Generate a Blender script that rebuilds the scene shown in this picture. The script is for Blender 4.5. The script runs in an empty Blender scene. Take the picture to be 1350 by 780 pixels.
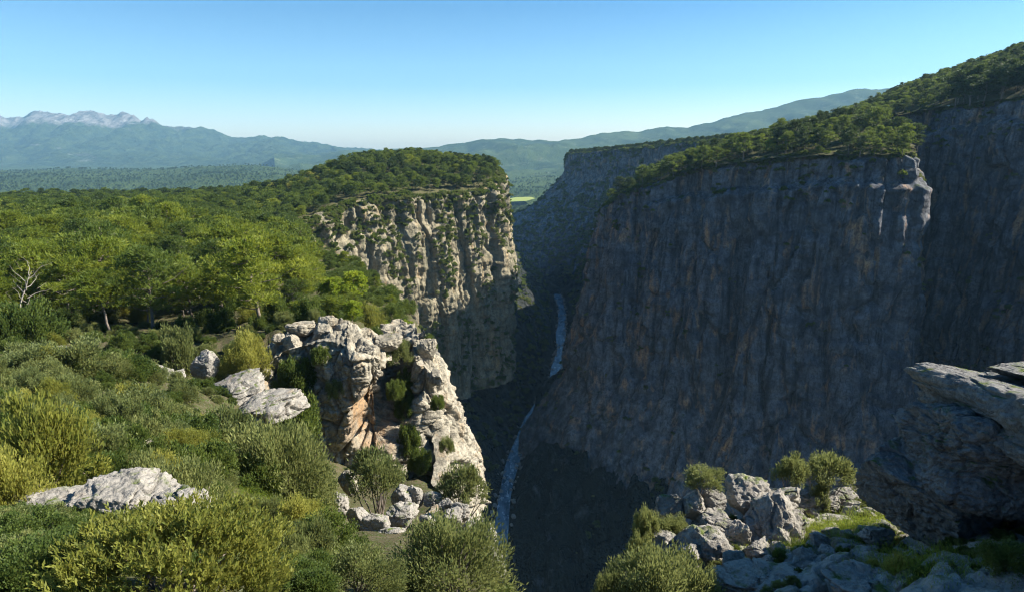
import bpy, math, random
import numpy as np
from mathutils import Vector, Matrix

rng = np.random.default_rng(11)
RR = random.Random(5)
SC = bpy.context.scene
COL = SC.collection
PI = math.pi

# ------------------------------------------------------------------ camera
FPX = 800.0                                     # focal length in photo pixels (photo 1350 x 780)
PITCH = math.atan((390 - 192) / FPX)
CP, SP = math.cos(PITCH), math.sin(PITCH)
cam = bpy.data.cameras.new('camera')
cam.sensor_width = 36.0
cam.lens = FPX / 1350 * 36.0
cam.clip_start = 0.2
cam.clip_end = 80000
cam_o = bpy.data.objects.new('camera', cam)
COL.objects.link(cam_o)
cam_o.location = (0, 0, 0)
cam_o.rotation_euler = (PI / 2 - PITCH, 0, 0)
SC.camera = cam_o

# ------------------------------------------------------------------ sky, sun, exposure
SUN_AZ, SUN_EL = math.radians(79), math.radians(36)     # azimuth from +Y towards +X
S_DIR = Vector((math.sin(SUN_AZ) * math.cos(SUN_EL), math.cos(SUN_AZ) * math.cos(SUN_EL), math.sin(SUN_EL)))
w = bpy.data.worlds.new('World')
SC.world = w
w.use_nodes = True
nt = w.node_tree
sky = nt.nodes.new('ShaderNodeTexSky')
sky.sky_type = 'NISHITA'
sky.sun_disc = False
sky.sun_elevation = SUN_EL
sky.sun_rotation = SUN_AZ
sky.altitude = 300
sky.air_density = 1.0
sky.dust_density = 1.2
sky.ozone_density = 1.5
tone = nt.nodes.new('ShaderNodeMix')
tone.data_type = 'RGBA'
tone.blend_type = 'MULTIPLY'
tone.inputs[0].default_value = 1.0
tc = nt.nodes.new('ShaderNodeTexCoord')
sx = nt.nodes.new('ShaderNodeSeparateXYZ')
nt.links.new(tc.outputs['Generated'], sx.inputs[0])
grad = nt.nodes.new('ShaderNodeValToRGB')                # whitish air at the horizon, clear deep blue above
ge = grad.color_ramp.elements
ge[0].position, ge[0].color = 0.0, (1.2, 1.18, 1.12, 1)
ge[1].position, ge[1].color = 0.24, (.085, .34, .56, 1)
e2 = ge.new(.09)
e2.color = (.46, .70, .84, 1)
nt.links.new(sx.outputs[2], grad.inputs[0])
gain = nt.nodes.new('ShaderNodeVectorMath')
gain.operation = 'SCALE'
gain.inputs[3].default_value = 1.7
nt.links.new(grad.outputs[0], gain.inputs[0])
nt.links.new(gain.outputs[0], tone.inputs[7])
nt.links.new(sky.outputs[0], tone.inputs[6])
nt.links.new(tone.outputs[2], nt.nodes['Background'].inputs[0])
nt.nodes['Background'].inputs[1].default_value = 0.05
sun = bpy.data.lights.new('sun', 'SUN')
sun.energy = 5.0
sun.angle = math.radians(0.5)
sun.color = (1.0, 0.93, 0.80)
sun_o = bpy.data.objects.new('sun', sun)
COL.objects.link(sun_o)
sun_o.rotation_euler = S_DIR.to_track_quat('Z', 'Y').to_euler()
sun_o.location = (300, 100, 400)
SC.view_settings.view_transform = 'Standard'
SC.view_settings.look = 'None'
SC.view_settings.exposure = 1.5
SC.view_settings.gamma = 1.0
SC.cycles.max_bounces = 5
SC.cycles.diffuse_bounces = 2
SC.cycles.glossy_bounces = 1
SC.cycles.transmission_bounces = 2
SC.cycles.transparent_max_bounces = 4
SC.cycles.volume_bounces = 0
SC.cycles.filter_width = 1.1
SC.cycles.use_denoising = True
SC.cycles.denoising_prefilter = 'FAST'
SC.cycles.denoiser = 'OPENIMAGEDENOISE'
SC.cycles.denoising_input_passes = 'RGB_ALBEDO_NORMAL'


# ------------------------------------------------------------------ small maths
def P(u, v, Y):
    """world point seen at photo pixel (u, v) that lies Y metres ahead"""
    d = ((u - 675) / FPX, CP + SP * (390 - v) / FPX, -SP + CP * (390 - v) / FPX)
    t = Y / d[1]
    return (d[0] * t, Y, d[2] * t)


def pix(x, y, z):
    dep = y * CP - z * SP
    up = y * SP + z * CP
    return 675 + FPX * x / dep, 390 - FPX * up / dep, dep


_perm = np.concatenate([np.random.default_rng(3).permutation(256)] * 3).astype(np.int64)
_grad = np.random.default_rng(4).normal(size=(256, 3)).astype(np.float32)
_grad /= np.linalg.norm(_grad, axis=1, keepdims=True)


def noise(x, y, z, seed=0):
    x = np.asarray(x, np.float32) + seed * 17.31
    y = np.asarray(y, np.float32) + seed * 5.77
    z = np.asarray(z, np.float32) + seed * 9.13
    x, y, z = np.broadcast_arrays(x, y, z)
    fx, fy, fz = np.floor(x), np.floor(y), np.floor(z)
    ix, iy, iz = fx.astype(np.int64) & 255, fy.astype(np.int64) & 255, fz.astype(np.int64) & 255
    dx, dy, dz = x - fx, y - fy, z - fz
    u, v, s = dx * dx * dx * (dx * (dx * 6 - 15) + 10), dy * dy * dy * (dy * (dy * 6 - 15) + 10), dz * dz * dz * (dz * (dz * 6 - 15) + 10)

    def g(a, b, c):
        h = _perm[_perm[_perm[ix + a] + iy + b] + iz + c]
        q = _grad[h]
        return q[..., 0] * (dx - a) + q[..., 1] * (dy - b) + q[..., 2] * (dz - c)
    x00 = g(0, 0, 0) * (1 - u) + g(1, 0, 0) * u
    x10 = g(0, 1, 0) * (1 - u) + g(1, 1, 0) * u
    x01 = g(0, 0, 1) * (1 - u) + g(1, 0, 1) * u
    x11 = g(0, 1, 1) * (1 - u) + g(1, 1, 1) * u
    return ((x00 * (1 - v) + x10 * v) * (1 - s) + (x01 * (1 - v) + x11 * v) * s) * 1.6


def fbm(x, y, z, octv=4, seed=0, gain=.5):
    a, f, t = 1.0, 1.0, 0.0
    for k in range(octv):
        t = t + a * noise(x * f, y * f, z * f, seed + k)
        a *= gain
        f *= 2.03
    return t


def cells(x, y, z, seed=0):
    """random blocks: (value of the block 0..1, distance to its joint)"""
    x, y, z = [np.asarray(q, np.float32) for q in (x, y, z)]
    x, y, z = np.broadcast_arrays(x + seed * 3.7, y + seed * 7.1, z + seed * 1.3)
    ix, iy, iz = [np.floor(q).astype(np.int64) for q in (x, y, z)]
    f1 = np.full(x.shape, 9., np.float32)
    f2 = f1.copy()
    cv = np.zeros(x.shape, np.float32)
    for a in (-1, 0, 1):
        for b in (-1, 0, 1):
            for c in (-1, 0, 1):
                h = _perm[_perm[_perm[(ix + a) & 255] + ((iy + b) & 255)] + ((iz + c) & 255)]
                g = _grad[h]
                d = (ix + a + .5 + .45 * g[..., 0] - x) ** 2 + (iy + b + .5 + .45 * g[..., 1] - y) ** 2 + (iz + c + .5 + .45 * g[..., 2] - z) ** 2
                m = d < f1
                f2 = np.where(m, f1, np.minimum(f2, d))
                cv = np.where(m, h / 255., cv)
                f1 = np.where(m, d, f1)
    return cv, np.sqrt(f2) - np.sqrt(f1)


def blocks(x, y, z, wx, wz, amp, crack, seed, cw=.10):
    w1 = .2 * noise(x / wx, y / wx, z / wz, seed + 1)
    w2 = .2 * noise(x / wx, y / wx, z / wz, seed + 2)
    v, e = cells(x / wx + w1, y / wx + w2, z / wz + w1, seed)
    return amp * (v - .5) - crack * np.exp(-(e / cw) ** 2)


def sstep(a, b, x):
    t = np.clip((x - a) / (b - a), 0, 1)
    return t * t * (3 - 2 * t)


class RBF:
    """thin-plate height surface through scattered ground points"""
    def __init__(s, pts, smooth=0.0):
        p = np.array(pts, float)
        s.c = p[:, :2]
        s.sc = 1.0
        n = len(p)
        K = s.k(s.c) + smooth * np.eye(n)
        Q = np.c_[np.ones(n), s.c]
        A = np.block([[K, Q], [Q.T, np.zeros((3, 3))]])
        s.w = np.linalg.solve(A, np.r_[p[:, 2], 0, 0, 0])

    def k(s, q):
        r2 = ((q[:, None, :] - s.c[None]) ** 2).sum(-1)
        return .5 * r2 * np.log(r2 + 1e-9)

    def __call__(s, x, y):
        x, y = np.broadcast_arrays(np.asarray(x, float), np.asarray(y, float))
        out = np.empty(x.size)
        q = np.c_[x.ravel(), y.ravel()]
        for i in range(0, len(q), 20000):
            b = q[i:i + 20000]
            out[i:i + 20000] = s.k(b) @ s.w[:-3] + s.w[-3] + b @ s.w[-2:]
        return out.reshape(x.shape)


def sdist(x, y, line):
    """signed distance to a plan polyline, positive on its right-hand side"""
    x, y = np.broadcast_arrays(np.asarray(x, float), np.asarray(y, float))
    best = np.full(x.shape, 1e18)
    sg = np.ones(x.shape)
    for (ax, ay), (bx, by) in zip(line[:-1], line[1:]):
        dx, dy = bx - ax, by - ay
        t = np.clip(((x - ax) * dx + (y - ay) * dy) / (dx * dx + dy * dy + 1e-9), 0, 1)
        ex, ey = x - ax - t * dx, y - ay - t * dy
        d = ex * ex + ey * ey
        cr = ex * dy - ey * dx
        m = d < best - 1e-6
        best = np.where(m, d, best)
        sg = np.where(m, np.sign(cr), sg)
    return np.sqrt(best) * sg


def resample(pts, n, smooth=True):
    p = np.array(pts, float)
    d = np.r_[0, np.cumsum(np.linalg.norm(np.diff(p[:, :2], axis=0), axis=1))]
    s = np.linspace(0, d[-1], n)
    q = np.stack([np.interp(s, d, p[:, k]) for k in range(p.shape[1])], 1)
    if smooth:
        kk = max(3, int(n * smooth) | 1)
        ker = np.hanning(kk + 2)[1:-1]
        ker /= ker.sum()
        pad = kk // 2
        qq = np.concatenate([2 * q[:1] - q[pad:0:-1], q, 2 * q[-1:] - q[-2:-pad - 2:-1]])
        q = np.stack([np.convolve(qq[:, k], ker, 'valid') for k in range(q.shape[1])], 1)
    return q, s


# ------------------------------------------------------------------ mesh helpers
def mk_mesh(name, V, F, mat=None, smooth=True, tint=None):
    me = bpy.data.meshes.new(name)
    V = np.ascontiguousarray(V, np.float32)
    F = np.ascontiguousarray(F, np.int32)
    k = F.shape[1]
    me.vertices.add(len(V))
    me.vertices.foreach_set('co', V.ravel())
    me.loops.add(F.size)
    me.loops.foreach_set('vertex_index', F.ravel())
    me.polygons.add(len(F))
    me.polygons.foreach_set('loop_start', np.arange(0, F.size, k, dtype=np.int32))
    if smooth:
        me.polygons.foreach_set('use_smooth', np.ones(len(F), bool))
    if tint is not None:
        a = me.attributes.new('tint', 'FLOAT', 'POINT')
        a.data.foreach_set('value', np.ascontiguousarray(tint, np.float32))
    me.update(calc_edges=True)
    if mat:
        me.materials.append(mat)
    return me


def add(name, me, parent=None, loc=None, **props):
    o = bpy.data.objects.new(name, me)
    COL.objects.link(o)
    if parent:
        o.parent = parent
    if loc is not None:
        o.location = loc
    for k, v in props.items():
        if v:
            o[k] = v
    return o


def grid_faces(n, m):
    i = np.arange(n * m).reshape(n, m)
    return np.stack([i[:-1, :-1], i[:-1, 1:], i[1:, 1:], i[1:, :-1]], -1).reshape(-1, 4)


def grid_obj(name, X, Y, Z, mat, keep=None, smooth=True, **props):
    V = np.stack([X, Y, Z], -1).reshape(-1, 3)
    F = grid_faces(*X.shape)
    if keep is not None:
        F = F[keep.reshape(-1)[F].all(1)]
    return add(name, mk_mesh(name, V, F, mat, smooth), None, None, **props)


def tubes(paths, sides=6):
    Vs, Fs, o = [], [], 0
    for pts, rad in paths:
        p = np.array(pts, float)
        n = len(p)
        t = np.gradient(p, axis=0)
        t /= np.linalg.norm(t, axis=1, keepdims=True) + 1e-9
        ref = np.array([1, 0, 0]) if abs(t[0][2]) > .7 else np.array([0, 0, 1])
        a = np.cross(t, ref)
        a /= np.linalg.norm(a, axis=1, keepdims=True) + 1e-9
        b = np.cross(t, a)
        ang = np.arange(sides) * 2 * PI / sides
        r = np.array(rad, float)[:, None, None]
        v = p[:, None] + r * (np.cos(ang)[None, :, None] * a[:, None] + np.sin(ang)[None, :, None] * b[:, None])
        Vs.append(v.reshape(-1, 3))
        i = np.arange(n * sides).reshape(n, sides)
        j = np.roll(i, -1, 1)
        Fs.append(np.stack([i[:-1], j[:-1], j[1:], i[1:]], -1).reshape(-1, 4) + o)
        o += n * sides
    return np.concatenate(Vs), np.concatenate(Fs)


def unit(n):
    d = rng.normal(size=(n, 3))
    return d / np.linalg.norm(d, axis=1, keepdims=True)


def nrm(v):
    return v / (np.linalg.norm(v, axis=-1, keepdims=True) + 1e-9)


def leaves(Pt, D, L, W, tint):
    n = len(Pt)
    L = np.broadcast_to(np.asarray(L, float), (n,))[:, None]
    W = np.broadcast_to(np.asarray(W, float), (n,))[:, None]
    r = nrm(np.cross(D, unit(n)))
    up = nrm(np.cross(r, D))
    V = np.stack([Pt, Pt + D * L * .45 + r * W * .5 + up * W * .12, Pt + D * L, Pt + D * L * .45 - r * W * .5 + up * W * .12], 1).reshape(-1, 3)
    return V, np.arange(4 * n).reshape(n, 4), np.repeat(tint, 4)


# ------------------------------------------------------------------ materials
def mat_new(name):
    m = bpy.data.materials.new(name)
    m.use_nodes = True
    n = m.node_tree.nodes
    for x in list(n):
        n.remove(x)
    return m, n, m.node_tree.links


class NB:
    """tiny node-graph builder"""
    def __init__(s, name):
        s.m, s.n, s.l = mat_new(name)
        s.out = s.n.new('ShaderNodeOutputMaterial')
        s.geo = s.n.new('ShaderNodeNewGeometry')
        s.pos = s.geo.outputs['Position']

    def set(s, sock, v):
        if hasattr(v, 'is_linked') or isinstance(v, bpy.types.NodeSocket):
            s.l.new(v, sock)
        else:
            sock.default_value = v

    def scale(s, vec, sc):
        q = s.n.new('ShaderNodeVectorMath')
        q.operation = 'MULTIPLY'
        s.l.new(vec, q.inputs[0])
        q.inputs[1].default_value = sc
        return q.outputs[0]

    def noise(s, sc, detail=4, rough=.55, vec=None, dist=0.0):
        q = s.n.new('ShaderNodeTexNoise')
        s.l.new(s.scale(vec or s.pos, sc if isinstance(sc, tuple) else (sc, sc, sc)), q.inputs['Vector'])
        q.inputs['Scale'].default_value = 1
        q.inputs['Detail'].default_value = detail
        q.inputs['Roughness'].default_value = rough
        q.inputs['Distortion'].default_value = dist
        return q.outputs['Fac']

    def voro(s, sc, feature='F1', vec=None, out='Distance'):
        q = s.n.new('ShaderNodeTexVoronoi')
        q.feature = feature
        s.l.new(s.scale(vec or s.pos, sc if isinstance(sc, tuple) else (sc, sc, sc)), q.inputs['Vector'])
        q.inputs['Scale'].default_value = 1
        return q.outputs[out]

    def ramp(s, fac, stops):
        q = s.n.new('ShaderNodeValToRGB')
        e = q.color_ramp.elements
        while len(e) < len(stops):
            e.new(.5)
        for el, (p, c) in zip(e, stops):
            el.position = p
            el.color = c if len(c) == 4 else (*c, 1)
        s.l.new(fac, q.inputs[0])
        return q.outputs[0]

    def rng(s, fac, a, b, c=0.0, d=1.0):
        q = s.n.new('ShaderNodeMapRange')
        s.l.new(fac, q.inputs[0])
        for i, v in enumerate((a, b, c, d)):
            q.inputs[i + 1].default_value = v
        return q.outputs[0]

    def math(s, op, a, b=0.0):
        q = s.n.new('ShaderNodeMath')
        q.operation = op
        s.set(q.inputs[0], a)
        s.set(q.inputs[1], b)
        return q.outputs[0]

    def mix(s, f, a, b, mode='MIX'):
        q = s.n.new('ShaderNodeMix')
        q.data_type = 'RGBA'
        q.blend_type = mode
        s.set(q.inputs[0], f)
        for k, v in ((6, a), (7, b)):
            s.set(q.inputs[k], (*v, 1) if isinstance(v, tuple) and len(v) == 3 else v)
        return q.outputs[2]

    def bump(s, h, strength, dist, normal=None):
        q = s.n.new('ShaderNodeBump')
        q.inputs['Strength'].default_value = strength
        q.inputs['Distance'].default_value = dist
        s.l.new(h, q.inputs['Height'])
        if normal:
            s.l.new(normal, q.inputs['Normal'])
        return q.outputs[0]

    def princ(s, col, rough=.85, normal=None, spec=.2):
        q = s.n.new('ShaderNodeBsdfPrincipled')
        s.set(q.inputs['Base Color'], (*col, 1) if isinstance(col, tuple) and len(col) == 3 else col)
        s.set(q.inputs['Roughness'], rough)
        q.inputs['Specular IOR Level'].default_value = spec
        if normal:
            s.l.new(normal, q.inputs['Normal'])
        return q.outputs[0]

    def done(s, sh):
        s.l.new(sh, s.out.inputs[0])
        return s.m

    def upness(s):
        q = s.n.new('ShaderNodeSeparateXYZ')
        s.l.new(s.geo.outputs['Normal'], q.inputs[0])
        return q.outputs[2]


def rock_mat(name, light, mid, dark, tan, k=1.0, tan_amt=.62, lichen=.60, streak=True, moss=None, bump=1.0, stain=None):
    """weathered limestone; k = feature size in metres"""
    b = NB(name)
    n1 = b.noise(1 / (1.5 * k), 6, .62)
    n2 = b.noise(1 / (.28 * k), 5, .65)
    n3 = b.noise(1 / (.06 * k), 4, .7)
    col = b.mix(b.rng(n1, .38, .60), mid, light)
    col = b.mix(b.rng(b.noise((1 / (1.5 * k), 1 / (1.5 * k), 1 / (4.5 * k)) if streak else 1 / (2.6 * k), 4, .6, dist=.4), tan_amt - .06, tan_amt + .12), col, tan)
    if streak:
        st = b.noise((1 / (.7 * k), 1 / (.7 * k), 1 / (9 * k)), 5, .6)
        col = b.mix(b.rng(st, .49, .64, 0, .85), col, dark)
    if streak:
        s2 = b.noise((1 / (.16 * k), 1 / (.16 * k), 1 / (2.4 * k)), 4, .6)
        col = b.mix(b.rng(s2, .52, .70, 0, .55), col, dark)
    if stain:
        q = b.n.new('ShaderNodeVectorMath')
        q.operation = 'DISTANCE'
        b.l.new(b.pos, q.inputs[0])
        q.inputs[1].default_value = stain[0]
        col = b.mix(b.math('MULTIPLY', b.rng(q.outputs['Value'], stain[1], stain[1] * .55), b.rng(b.noise((.5, .5, .15), 4, .6), .36, .6)), col, stain[2])
    spots = b.math('MULTIPLY', b.rng(n2, lichen - .06, lichen + .08), b.rng(n3, .35, .6))
    col = b.mix(b.math('MULTIPLY', spots, .8), col, dark)
    col = b.mix(b.rng(n3, .3, .7, .0, .35), col, light)
    if moss:
        f = b.math('MULTIPLY', b.rng(b.upness(), .45, .85), b.rng(b.noise(1 / (1.1 * k), 4, .6), .55, .66))
        col = b.mix(f, col, moss)
    vor = b.voro(1 / (.22 * k), 'F1')
    h = b.math('ADD', b.math('MULTIPLY', n1, .8), b.math('MULTIPLY', n2, .45))
    h = b.math('ADD', h, b.math('MULTIPLY', n3, .14))
    h = b.math('ADD', h, b.math('MULTIPLY', b.rng(vor, 0, .6), .10))
    nm = b.bump(h, .9 * bump, .35 * k)
    return b.done(b.princ(col, .88, nm, .15))


def leaf_mat(name, c0, c1, c2, trans=.42, hue=.10):
    c0, c1, c2 = [tuple(min(.5, q * 1.12) for q in c) for c in (c0, c1, c2)]
    b = NB(name)
    at = b.n.new('ShaderNodeAttribute')
    at.attribute_name = 'tint'
    oi = b.n.new('ShaderNodeObjectInfo')
    f = b.math('ADD', b.math('MULTIPLY', at.outputs['Fac'], .62), b.math('MULTIPLY', oi.outputs['Random'], .38))
    col = b.ramp(f, [(0.08, c0), (0.5, c1), (0.95, c2)])
    d = b.princ(col, .55, None, .25)
    t = b.n.new('ShaderNodeBsdfTranslucent')
    b.l.new(b.mix(.5, col, tuple(min(1, c * 1.3) for c in c2)), t.inputs[0])
    mx = b.n.new('ShaderNodeMixShader')
    mx.inputs[0].default_value = trans
    b.l.new(d, mx.inputs[1])
    b.l.new(t.outputs[0], mx.inputs[2])
    return b.done(mx.outputs[0])


def bark_mat(name, a, c):
    b = NB(name)
    n = b.noise((6, 6, 1.5), 5, .65)
    return b.done(b.princ(b.mix(b.rng(n, .35, .65), a, c), .9, b.bump(n, .8, .04), .1))


M_NEAR = rock_mat('near_limestone', (.37, .34, .30), (.235, .22, .20), (.07, .07, .065), (.42, .31, .20), .6, .66, .53, False, (.10, .13, .03), 1.3)
M_CLIFFN = rock_mat('pale_cliff_limestone', (.42, .375, .295), (.27, .24, .185), (.05, .048, .040), (.46, .30, .15), 1.3, .62, .52, True, None, 1.0, (P(497, 548, 62), 5.2, (.30, .165, .07)))
M_PROM = rock_mat('sunlit_cliff_limestone', (.33, .285, .20), (.20, .175, .12), (.05, .055, .035), (.40, .26, .12), 5.0, .60, .50, True, (.05, .07, .02))
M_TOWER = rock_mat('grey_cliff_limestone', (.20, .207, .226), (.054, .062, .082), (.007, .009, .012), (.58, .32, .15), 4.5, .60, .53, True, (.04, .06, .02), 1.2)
M_PINE = leaf_mat('pine_needles', (.035, .060, .008), (.115, .155, .018), (.26, .28, .035))
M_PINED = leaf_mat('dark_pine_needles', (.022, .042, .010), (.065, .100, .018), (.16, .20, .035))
M_PINEB = leaf_mat('shadowy_pine_needles', (.012, .026, .010), (.036, .060, .016), (.085, .115, .030), .3)  # backlit shade of the upper right slope put into the needle colour
M_OLIVE = leaf_mat('olive_leaves', (.050, .070, .024), (.120, .145, .046), (.24, .25, .085), .36)
M_GREEN = leaf_mat('evergreen_leaves', (.030, .055, .012), (.070, .105, .022), (.14, .17, .035))
M_YEL = leaf_mat('yellow_green_leaves', (.08, .10, .018), (.17, .18, .03), (.36, .34, .08), .4)
M_LIME = leaf_mat('lime_leaves', (.10, .16, .015), (.20, .27, .02), (.36, .38, .04), .35)
M_BARK = bark_mat('grey_bark', (.10, .08, .065), (.26, .22, .19))
M_DEAD = bark_mat('bare_branch_bark', (.19, .165, .14), (.33, .30, .265))
M_GRASS = leaf_mat('grass_blades', (.07, .12, .012), (.16, .23, .018), (.30, .32, .05), .35)


def soil_mat():
    b = NB('stony_soil')
    n1, n2, n3 = b.noise(.35, 6, .6), b.noise(2.2, 5, .65), b.noise(9, 4, .7)
    col = b.mix(b.rng(n1, .4, .6), (.060, .058, .026), (.10, .085, .05))
    col = b.mix(b.rng(n2, .5, .62), col, (.050, .070, .016))
    col = b.mix(b.rng(n3, .58, .7, 0, .8), col, (.30, .27, .23))
    return b.done(b.princ(col, .95, b.bump(b.math('ADD', n2, n3), .7, .15), .05))


def wood_mat(name, a, c, d, s=40.0):
    """far forest seen as one mass"""
    b = NB(name)
    n1, n2 = b.noise(1 / (s * 12), 5, .6), b.noise(1 / s, 4, .7)
    v = b.voro((1 / 9., 1 / 9., 1 / 9.))
    col = b.mix(b.rng(n1, .4, .6), a, c)
    col = b.mix(b.rng(n2, .55, .7), col, d)
    return b.done(b.princ(col, .95, b.bump(b.math('ADD', n2, b.math('MULTIPLY', v, -.5)), 1.0, 12.0), .05))


M_SOIL = soil_mat()
M_SPUR = rock_mat('mossy_spur_limestone', (.36, .335, .30), (.23, .22, .20), (.06, .06, .055), (.24, .20, .12), .8, .60, .54, False, (.08, .11, .025))
M_PLAIN = wood_mat('forest_plain', (.030, .050, .016), (.050, .075, .022), (.075, .090, .030))
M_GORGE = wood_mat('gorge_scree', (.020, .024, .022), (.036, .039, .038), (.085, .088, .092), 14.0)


# ------------------------------------------------------------------ the gorge, its river and the plain beyond
def spline(pts, n):
    return resample(pts, n, .12)[0]


RIVER = [(-8, 120), (-9, 200), (-9, 251), (-6.5, 306), (-2, 364), (9, 420), (40, 527), (51, 613), (66, 766), (66, 872), (40, 960), (-20, 1080)]
RIVZ = -210.0


def fall(y):
    """the river bed drops in rapids toward the near end of the gorge"""
    return -62 * sstep(335, 185, np.asarray(y, float))


def gorge_z(x, y):
    d = sdist(x, y, RIVER)
    a = np.abs(d)
    n = fbm(x / 26, y / 26, 0, 5, 3)
    left = np.minimum(np.maximum(a - 5, 0) * 1.25, 88 + (a - 75) * .25)
    right = np.minimum(np.maximum(a - 6, 0) * 1.3, 20 + (a - 20) * .02) + 26 * np.exp(-((x - 30) / 16) ** 2 - ((y - 462) / 26) ** 2)
    h = np.where(d < 0, left, right)
    far = sstep(820, 1130, y)
    z = RIVZ - 2 + h + n * 9 * sstep(4, 26, a) + fall(y) + (blocks(x, y, 0 * x, 14., 1., 15, 6, 151, .08) + blocks(x, y, 0 * x, 5., 1., 5, 2.5, 155, .1)) * sstep(9, 22, d) * sstep(520, 440, y)
    return z * (1 - far) + far * np.maximum(z, -150 + n * 5)


j = np.linspace(0, 1, 330)
yy = 150 * (1200 / 150.) ** j
xx = np.linspace(-1, 1, 260)
GX = (xx[None, :] * (.16 * yy[:, None] + 95)) + 30
GY = np.repeat(yy[:, None], 260, 1)
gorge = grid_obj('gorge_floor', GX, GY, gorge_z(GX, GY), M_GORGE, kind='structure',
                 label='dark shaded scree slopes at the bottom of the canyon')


def water_mat():
    b = NB('rapid_water')
    n1, n2 = b.noise((.12, .05, .1), 5, .65), b.noise((.5, .22, .5), 4, .7)
    col = b.mix(b.rng(n1, .42, .60), (.03, .08, .12), (.14, .22, .28))
    col = b.mix(b.rng(n2, .55, .66), col, (.46, .54, .58))
    return b.done(b.princ(col, .25, b.bump(n2, .5, .6), .5))


rp, _ = resample([(a, b, 0) for a, b in RIVER], 160, .1)
tn = nrm(np.gradient(rp, axis=0))
wd = 4.2 + 2.6 * noise(np.arange(160) / 9., 0, 0, 5)
k = np.linspace(-1, 1, 7)[None, :]
grid_obj('river', rp[:, :1] - tn[:, 1:2] * -k * wd[:, None] * 1.0, rp[:, 1:2] + tn[:, :1] * -k * wd[:, None] * 1.0,
         RIVZ + .6 + fall(rp[:, 1:2]) + 0 * k * wd[:, None] + .25 * noise(rp[:, :1] / 3, k * 3, 0, 2), water_mat(), kind='structure',
         label='pale blue river with white rapids in the shaded gorge')


def plain_z(x, y):
    u = 675 + FPX * x / (y * CP + 160 * SP)
    n = fbm(x / 420, y / 420, 0, 4, 8)
    z = -152 - 45 * sstep(1150, 1900, y) + n * 13 * sstep(1100, 1900, y)
    z += 62 * sstep(600, 330, u) * sstep(2000, 2900, y) * sstep(4600, 3400, y) * (1 + .35 * noise(x / 700, y / 700, 0, 4))
    z += 55 * sstep(640, 800, u) * sstep(2500, 5200, y)
    return z


j = np.linspace(0, 1, 190)
yy = 1090 * (12100 / 1090.) ** j
uu = np.linspace(-1.05, 1.08, 300)
GX = uu[None, :] * yy[:, None]
GY = np.repeat(yy[:, None], 300, 1)
grid_obj('plain', GX, GY, plain_z(GX, GY), M_PLAIN, kind='structure', label='flat forested plain stretching beyond the canyon mouth')

# the pale green field on the valley floor
fx = [P(u, v, 1.0) for u, v in ((668, 266), (680, 263.5), (700, 263), (706, 265), (694, 268.5), (672, 269.5))]
fz = -192.0
V = [(a[0] * fz / a[2], a[1] * fz / a[2], fz + 9) for a in fx]
b_ = NB('field_grass')
add('field', mk_mesh('field', V, [(0, 1, 2, 5), (2, 3, 4, 5)], b_.done(b_.princ(b_.mix(b_.noise(.02), (.16, .24, .04), (.30, .30, .09)), .9)), False),
    kind='structure', label='small bright green field in the valley behind the cliff')


# ------------------------------------------------------------------ far mountains
def range_obj(name, crest, Yc, Yf, Yb, zf, amp, mat, label, u0, u1, nu=420, nr=110, rug=1.0):
    us = np.linspace(u0, u1, nu)
    cv = np.interp(us, [c[0] for c in crest], [c[1] for c in crest])
    zc = np.array([P(u, v, Yc)[2] for u, v in zip(us, cv)])
    t = np.r_[np.linspace(0, 1, int(nr * .8)), np.linspace(1, 1.35, nr - int(nr * .8) + 1)[1:]]
    Yr = Yf + (Yc - Yf) * t
    Yg = np.repeat(Yr[:, None], nu, 1)
    Xg = (us[None, :] - 675) / FPX * (Yc * CP) * (.35 + .65 * Yg / Yc) if False else (us[None, :] - 675) / FPX * (Yg * CP)
    T = np.repeat(t[:, None], nu, 1)
    prof = np.where(T <= 1, T ** 1.55, 1 - (T - 1) * 2.2)
    n = fbm(Xg / 900, Yg / 900, 0, 6, 21)
    rid = 1 - np.abs(fbm(Xg / 620, Yg / 1500, 0, 5, 31))
    Z = zf + (zc[None, :] - zf) * prof + amp * (n * .6 + (rid - .75) * .9 * rug) * np.clip(1 - np.abs(T - .66) * 1.5, .22, 1) * np.clip(T * 3, 0, 1)
    Z = Z - 62 * (rug - .75) * 1.8 * np.abs(fbm(Xg / 210 + Yg / 900, Yg / 1100, 0, 4, 37)) * sstep(.5, .85, T) * sstep(1.12, .97, T) * sstep(120, 420, zc[None, :])
    lim = zf + (zc[None, :] - zf) * (1 - .02 * (1 - T))
    Z = np.where(T < 1, np.minimum(Z, lim * (Yg / Yc) + 0 * lim), Z)
    return grid_obj(name, Xg, Yg, Z, mat, kind='structure', label=label)


def mountain_mat():
    b = NB('mountain_rock_and_forest')
    sep = b.n.new('ShaderNodeSeparateXYZ')
    b.l.new(b.pos, sep.inputs[0])
    n1 = b.noise(1 / 420., 6, .65)
    n2 = b.noise((1 / 160., 1 / 160., 1 / 60.), 6, .7)
    hgt = b.math('ADD', sep.outputs[2], b.math('MULTIPLY', b.math('SUBTRACT', n1, .5), 420.))
    rock = b.math('MAXIMUM', b.rng(hgt, 225, 300), b.math('MULTIPLY', b.rng(n1, .62, .68), .55))
    west = b.rng(sep.outputs[0], -4600, -3400, 1, .25)
    gu = b.noise((1 / 75., 1 / 320., 1 / 420.), 6, .7)
    rk = b.mix(b.rng(gu, .40, .58), (.09, .09, .095), (.29, .275, .265))
    fo = b.mix(b.rng(n2, .4, .65), (.025, .045, .018), (.06, .085, .03))
    col = b.mix(b.math('MULTIPLY', rock, west), fo, rk)
    return b.done(b.princ(col, .95, b.bump(n2, 1.0, 140.0), .05))


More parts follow.
